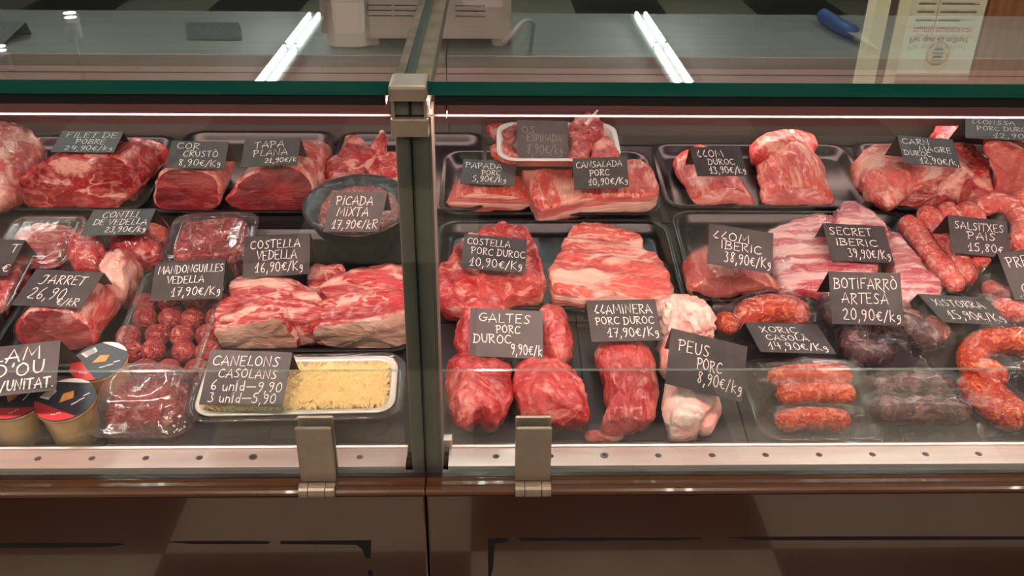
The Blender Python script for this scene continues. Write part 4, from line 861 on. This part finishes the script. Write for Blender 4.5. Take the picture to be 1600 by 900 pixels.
# cured sausages in pouches
CS = 'orange cured sausages'
_, c1 = sausage('cured_sausage', [(1150, 505), (1185, 490), (1225, 488), (1262, 505)], .021, 'plump orange cured sausage in the pouch behind the cured sausage card', 'chorizo', group=CS, up=(0, .004, .004, 0))
_, c1b = sausage('cured_sausage', [(1124, 492), (1135, 505), (1140, 520)], .014, 'pale orange sausage end at the left of the back pouch', 'chorizo', group=CS)
pouch([(1120, 540), (1290, 535), (1262, 462), (1110, 468)], [(c1, .021), (c1b, .014)], 'vacuum_pouch', 'clear pouch around the plump orange sausage behind its card', 'pouch', 'vacuum pouches')
px_tray('clear_tray', [(1172, 690), (1372, 684), (1345, 560), (1165, 560)], .018, 'pet', 'clear shallow tray under the packed orange sausages', cat='tray', r=.03)
_, c2 = sausage('cured_sausage', [(1200, 592), (1240, 587), (1290, 587), (1332, 590)], .014, 'upper orange sausage in the pouch in front of the cured sausage card', 'chorizo', w0=.024, group=CS)
_, c3 = sausage('cured_sausage', [(1212, 618), (1250, 614), (1295, 613), (1338, 618)], .013, 'lower orange sausage in the pouch in front of the cured sausage card', 'chorizo', w0=.022, group=CS)
pouch([(1180, 640), (1368, 636), (1345, 560), (1168, 560)], [(c2, .014), (c3, .013)], 'vacuum_pouch', 'clear pouch around the pair of orange sausages', 'pouch', 'vacuum pouches')
_, c4 = sausage('cured_sausage', [(1212, 660), (1250, 655), (1295, 655), (1330, 660)], .014, 'lowest orange sausage nearest the grille', 'chorizo', group=CS)
pouch([(1180, 682), (1358, 678), (1345, 640), (1190, 640)], [(c4, .014)], 'vacuum_pouch', 'clear pouch around the lowest orange sausage', 'pouch', 'vacuum pouches')
BS = 'dark blood sausages'
_, b1 = sausage('blood_sausage', [(1395, 548), (1365, 552), (1338, 545), (1332, 525), (1355, 510), (1390, 506), (1425, 514), (1450, 528), (1468, 540)], .018, 'dark purple sausage bent into a ring beside the blood sausage card', 'blood', group=BS, w0=.008)
pouch([(1320, 590), (1480, 575), (1485, 500), (1305, 498)], [(b1, .018)], 'vacuum_pouch', 'clear pouch around the dark ring sausage', 'pouch', 'vacuum pouches')
_, b2 = sausage('blood_sausage', [(1368, 612), (1400, 604), (1450, 602), (1492, 610)], .016, 'dark straight sausage, rear one of the pair by the grille', 'blood', group=BS, w0=.010)
_, b3 = sausage('blood_sausage', [(1362, 645), (1400, 640), (1460, 640), (1518, 643)], .019, 'dark straight sausage, front one of the pair by the grille', 'blood', group=BS)
pouch([(1338, 690), (1540, 682), (1530, 590), (1345, 588)], [(b2, .016), (b3, .019)], 'vacuum_pouch', 'clear pouch around the pair of straight dark sausages', 'pouch', 'vacuum pouches')
_, b4 = sausage('blood_sausage', [(1288, 462), (1298, 485), (1306, 508)], .014, 'dark sausage end left of the blood sausage card', 'blood', group=BS)
pouch([(1270, 525), (1315, 520), (1310, 450), (1240, 452)], [(b4, .014)], 'vacuum_pouch', 'crumpled clear pouch left of the blood sausage card', 'pouch', 'vacuum pouches')
_, x1 = sausage('thin_sausage', [(1575, 590), (1545, 585), (1520, 570), (1525, 545), (1560, 530), (1600, 535), (1640, 560), (1650, 600)], .019, 'bright orange coiled sausage ring at the right edge', 'chorizo', group='bright orange sausages')
_, x2 = sausage('thin_sausage', [(1505, 590), (1530, 620), (1565, 648), (1605, 672)], .0165, 'bright orange straight sausage running to the lower right corner', 'chorizo', group='bright orange sausages')
_, x2b = sausage('thin_sausage', [(1530, 592), (1558, 618), (1590, 642), (1630, 664)], .014, 'second bright orange straight sausage beside the corner one', 'chorizo', group='bright orange sausages')
pouch([(1545, 692), (1690, 690), (1690, 505), (1478, 512)], [(x1, .019), (x2, .0165), (x2b, .014)], 'vacuum_pouch', 'clear pouch around the bright orange sausage coil', 'pouch', 'vacuum pouches')
_, x3 = sausage('thin_sausage', [(1418, 488), (1432, 510), (1445, 520)], .013, 'bright orange sausage end right of the blood sausage card', 'chorizo', group='bright orange sausages')
_, x4 = sausage('thin_sausage', [(1445, 500), (1462, 515), (1480, 528)], .015, 'bright orange sausage piece below the thin sausage card', 'chorizo', group='bright orange sausages')
pouch([(1425, 540), (1500, 540), (1490, 480), (1412, 482)], [(x3, .013), (x4, .015)], 'vacuum_pouch', 'clear pouch around the orange sausage ends below their card', 'pouch', 'vacuum pouches')
_, y1 = sausage('packed_sausage', [(1545, 480), (1575, 485), (1610, 490)], .016, 'pink packed sausage at the right edge below the cut-off card', 'sausage')
_, y2 = sausage('packed_sausage', [(1535, 445), (1560, 455), (1585, 462)], .012, 'pink packed sausage right of the raw sausage tips', 'sausage')
pouch([(1500, 520), (1640, 525), (1640, 425), (1512, 428)], [(y1, .016), (y2, .012)], 'vacuum_pouch', 'crumpled clear pouch at the right edge below the cut-off card', 'pouch', 'vacuum pouches', ripple=.006)

# ================================================================== price cards
K = '€/Kg'
sign([(98, 204), (193, 206), (178, 238), (78, 238)], [('FILET DE', .12, .92, .68, .24), ('POBRE', .32, .78, .38, .22), ('24,90€/kg', .2, .95, .08, .22)], 'chalk card priced 24,90 on the marbled beef joint', w=0.105)
sign([(268, 220), (358, 221), (350, 264), (260, 262)], [('COR', .12, .5, .7, .22), ('CRUSTÒ', .25, .85, .42, .22), ('8,90€/Kg', .2, .92, .08, .24)], 'chalk card priced 8,90 on the rounded dark beef cut', w=0.095)
sign([(382, 219), (470, 215), (464, 256), (376, 262)], [('TAPA', .2, .72, .66, .25), ('PLANA', .2, .8, .36, .24), ('21,90€/k', .42, .97, .1, .18)], 'chalk card priced 21,90 on the wide beef round', w=0.105)
sign([(145, 328), (245, 326), (225, 366), (126, 368)], [('CONTLL', .2, .8, .66, .24), ('DE VEDEllA', .12, .95, .38, .22), ('23,90€/kg', .35, .98, .1, .22)], 'folded chalk card priced 23,90 in front of the marbled beef joint', w=0.08)
sign([(-62, 374), (40, 375), (10, 431), (-92, 431)], [('T', .86, .97, .66, .22), ('€', .88, .97, .1, .25)], 'chalk card cut off by the left edge, showing only a letter T', w=0.05)
sign([(57, 421), (163, 425), (125, 483), (17, 476)], [('JARRET', .2, .82, .62, .24), ('26,90', .15, .66, .2, .32), ('€/kr', .62, .92, .06, .2)], 'folded chalk card priced 26,90 on the wrapped shank', w=0.07)
sign([(243, 409), (354, 405), (345, 466), (235, 471)], [('MANDONGUiLLES', .06, .98, .68, .2), ('VEDEllA', .2, .72, .42, .18), ('17,90€/Kg', .3, .97, .1, .22)], 'folded chalk card priced 17,90 over the meatballs', w=0.06)
sign([(520, 300), (605, 300), (592, 362), (504, 362)], [('PiCADA', .12, .78, .68, .22), ('MiXTA', .18, .74, .4, .22), ('17,90€/kr', .15, .95, .08, .22)], 'chalk card priced 17,90 on the round tray of mince', w=0.095)
sign([(383, 370), (484, 364), (484, 428), (378, 434)], [('COSTEllA', .1, .85, .68, .2), ('VEDEllA', .2, .8, .4, .22), ('16,90€/Kg', .2, .9, .1, .24)], 'chalk card priced 16,90 behind the veal rib strips', w=0.07)
sign([(-45, 545), (96, 533), (86, 608), (-55, 626)], [('FLAM', .1, .78, .66, .26), ("D'OU", .3, .84, .36, .26), ('1,50€/UNiTAT.', .05, .96, .08, .2)], 'large chalk card about a price per unit above the dessert cups', hw=.0009, w=0.09)
sign([(330, 546), (456, 551), (442, 636), (310, 632)], [('CANELONS', .06, .86, .72, .18), ('CASOLANS', .16, .86, .5, .16), ('6 unid-9,90', .1, .95, .26, .18), ('3 unid-5,90', .1, .9, .05, .18)], 'chalk card with two prices on the tray of grated cheese', w=0.064)
sign([(807, 187), (888, 190), (886, 247), (808, 246)], [('OS', .1, .35, .66, .18), ('ESPiNADA', .2, .88, .44, .2), ('8,90€/kg', .2, .9, .1, .26)], 'chalk card with faint writing in the white foam tray of bones', dim=True, w=0.078)
sign([(724, 249), (807, 251), (803, 291), (719, 286)], [('PAPADA', .06, .74, .64, .22), ('PORC', .38, .72, .38, .2), ('5,90€/kg', .22, .84, .1, .24)], 'chalk card priced 5,90 on the pork jowl', w=0.062)
sign([(895, 248), (979, 244), (983, 292), (897, 296)], [('CANSALADA', .06, .9, .68, .2), ('PORC', .3, .66, .4, .2), ('10,90€/Kg', .28, .98, .1, .22)], 'light-struck chalk card priced 10,90 on the pork belly slab', w=0.085)
sign([(1077, 230), (1156, 229), (1169, 275), (1090, 275)], [('ZZOM', .1, .62, .64, .24), ('DUROC', .28, .8, .38, .2), ('13,90€/kg', .28, .97, .08, .24)], 'chalk card priced 13,90 on the narrow loin block', w=0.07)
sign([(1403, 211), (1487, 218), (1503, 262), (1412, 255)], [('CARN', .06, .54, .7, .2), ('MAGRE', .34, .9, .48, .19), ('DUROC', .05, .52, .3, .17), ('12,90€/k,', .3, .97, .05, .22)], 'chalk card priced 12,90 on the pork neck joint', w=0.105)
sign([(1511, 184), (1615, 186), (1625, 222), (1506, 214)], [('ZZONSSA', .08, .7, .68, .2), ('PORC DUROC', .16, .94, .38, .2), ('12,90€', .4, .9, .06, .22)], 'chalk card priced 12,90 at the right edge above the chop block', w=0.115)
sign([(726, 365), (823, 374), (821, 427), (720, 418)], [('COSTEllA', .06, .74, .7, .19), ('PORC DUROC', .14, .98, .42, .2), ('10,90€/Kg', .14, .94, .08, .25)], 'chalk card priced 10,90 on the curled spare rib rack', w=0.055)
sign([(1109, 347), (1208, 366), (1207, 426), (1104, 413)], [('ZZOM', .06, .62, .64, .2), ('IBERiC', .2, .82, .42, .2), ('38,90€/Kg', .26, .97, .1, .26)], 'tilted chalk card priced 38,90 over the small loin', w=0.085)
sign([(1285, 348), (1382, 354), (1397, 411), (1300, 407)], [('SECRET', .08, .76, .7, .2), ('IBERiC', .14, .8, .42, .18), ('39,90€/Kg', .3, .96, .1, .24)], 'chalk card priced 39,90 on the large streaky slab', w=0.045)
sign([(1480, 333), (1573, 348), (1580, 402), (1488, 397)], [('SALSiTXES', .1, .92, .66, .2), ('PAiS', .3, .76, .42, .2), ('15,80€', .3, .88, .1, .22)], 'chalk card priced 15,80 on the raw sausages', w=0.045)
sign([(1556, 396), (1680, 380), (1705, 455), (1588, 468)], [('PREP', .08, .42, .66, .22), ('C', .14, .24, .1, .22)], 'chalk card cut off by the right edge, below the raw sausages', w=0.05)
sign([(1295, 423), (1406, 428), (1413, 508), (1300, 507)], [('BOTiFARRÒ', .06, .94, .68, .2), ('ARTESÀ', .16, .8, .4, .2), ('20,90€/kg', .16, .96, .08, .22)], 'upright chalk card priced 20,90 behind the dark ring sausage', w=0.055)
sign([(1433, 459), (1540, 465), (1583, 510), (1475, 503)], [('XiSTORRA', .12, .84, .58, .24), ('15,90€/Kg', .18, .96, .14, .3)], 'reclining chalk card priced 15,90 above the orange sausage coil', w=0.05)
sign([(1162, 503), (1278, 507), (1306, 553), (1190, 550)], [('XORiÇ', .16, .66, .66, .2), ('CASOLÀ', .18, .74, .4, .18), ('14,90€/Kg', .16, .92, .1, .24)], 'reclining chalk card priced 14,90 among the orange sausage pouches', w=0.055)
sign([(1050, 512), (1167, 542), (1160, 628), (1038, 600)], [('PEUS', .12, .52, .64, .2), ('PORC', .38, .7, .4, .2), ('8,90€/kg', .4, .98, .14, .22)], 'upright chalk card priced 8,90 in front of the pork trotters', w=0.058)
sign([(915, 470), (1024, 467), (1035, 532), (925, 534)], [('ZZAMiNERA', .1, .92, .66, .22), ('PORC DUROC', .1, .92, .4, .18), ('17,90€/Kg', .26, .96, .1, .22)], 'light-struck chalk card priced 17,90 above the tenderloin', w=0.055)
sign([(735, 481), (848, 486), (849, 561), (734, 556)], [('GALTES', .12, .82, .72, .18), ('PORC', .36, .68, .5, .16), ('DUROC', .05, .56, .28, .18), ('9,90€/k', .56, .98, .06, .22)], 'upright chalk card priced 9,90 among the pork cheeks', w=0.05)
sign([(289, 35), (373, 35), (378, 62), (293, 62)], [('5%25', .2, .7, .3, .4)], 'dark card lying on the steel worktop left of the scale', dim=True, zc=(atZ(335, 62, 1.1605)-CAM).dot(_fw))
sign([(-60, 28), (42, 38), (2, 66), (-95, 72)], [('50', .68, .84, .5, .3), ('1,5', .8, .98, .2, .26)], 'dark card on the steel worktop cut off by the left edge', dim=True, zc=(atZ(-45, 70, 1.1605)-CAM).dot(_fw))

# ================================================================== things on the worktop
ZT = 1.159
a = atZ(572, 77, ZT); b = atZ(785, 77, ZT); yb = a.y+.02
sc_r = empty('weighing_scale', ((a.x+b.x)/2, yb, ZT)); hw_ = (b.x-a.x)/2+.015
box('body', -hw_, hw_, 0, .19, .012, .085, 'shell', sc_r, .006)
box('platter', -hw_+.01, hw_-.01, .0, .2, .088, .094, 'steel', sc_r, .003)
for k in range(3):
    for xa, xb in ((-.12, -.07), (-.065, .02), (.035, .085)): box('vent_slot', xa, xb, -.0008, .002, .050+k*.0085, .0515+k*.0085, 'slot', sc_r)
box('rating_plate', hw_-.08, hw_-.015, -.0006, .001, .066, .082, 'white', sc_r)
for sx in (-1, 1): cyl('foot', (sx*(hw_-.02), .02, 0), (sx*(hw_-.02), .02, .013), .013, 'shell2', sc_r, 16)
c = atZ(541, 82, ZT); tx = c.x-sc_r.location.x
V, Fc, T = loft([rrect(tx, .012, .036, .028, .02, z) for z in (.003, .03, .075)]+[rrect(tx, .012, .030, .022, .012, .0755), rrect(tx, .014, .024, .018, .008, .30)], ['a']*4, ((tx, .012, .003), 'a'), ((tx, .014, .30), 'a')); mesh('display_tower', V, Fc, 'shell', sc_r)
box('tower_side', tx-.045, tx-.030, 0, .05, .02, .10, 'shell2', sc_r, .004)
tag(sc_r, 'beige weighing scale with vent slots standing on the steel worktop', 'scale')
P = [atZ(788, 66, ZT+.03), atZ(800, 52, ZT+.05), atZ(815, 36, ZT+.06), atZ(826, 32, ZT+.04), atZ(834, 36, ZT+.005)]
V, Fc, T = tubevf(P, .0035, 8, False); o0 = P[-1]; o = mesh('power_cable', [Vector(v)-o0 for v in V], Fc, 'cable', None, True); o.location = o0; tag(o, 'white cable looping out of the scale on the worktop', 'cable')
P = [atZ(1284, 22, ZT+.012), atZ(1312, 40, ZT+.014), atZ(1338, 52, ZT+.012)]
V, Fc, T = tubevf(P, .013, 14); kn = empty('knife', P[1]); mesh('handle', [Vector(v)-P[1] for v in V], Fc, 'blue', kn, True)
q0, q1 = atZ(1332, 50, ZT+.012), atZ(1372, 78, ZT+.008); d = (q1-q0).normalized(); sd_ = d.cross(Vector((0, 0, 1)))*.012
V = [q0+sd_, q0-sd_, q1, q0+sd_+Vector((0, 0, .0015)), q0-sd_+Vector((0, 0, .0015)), q1+Vector((0, 0, .0015))]
mesh('blade', [v-P[1] for v in V], [(0, 1, 2), (5, 4, 3), (0, 3, 4, 1), (1, 4, 5, 2), (2, 5, 3, 0)], 'steel', kn); tag(kn, 'knife with a blue handle lying on the steel worktop at the right', 'knife')
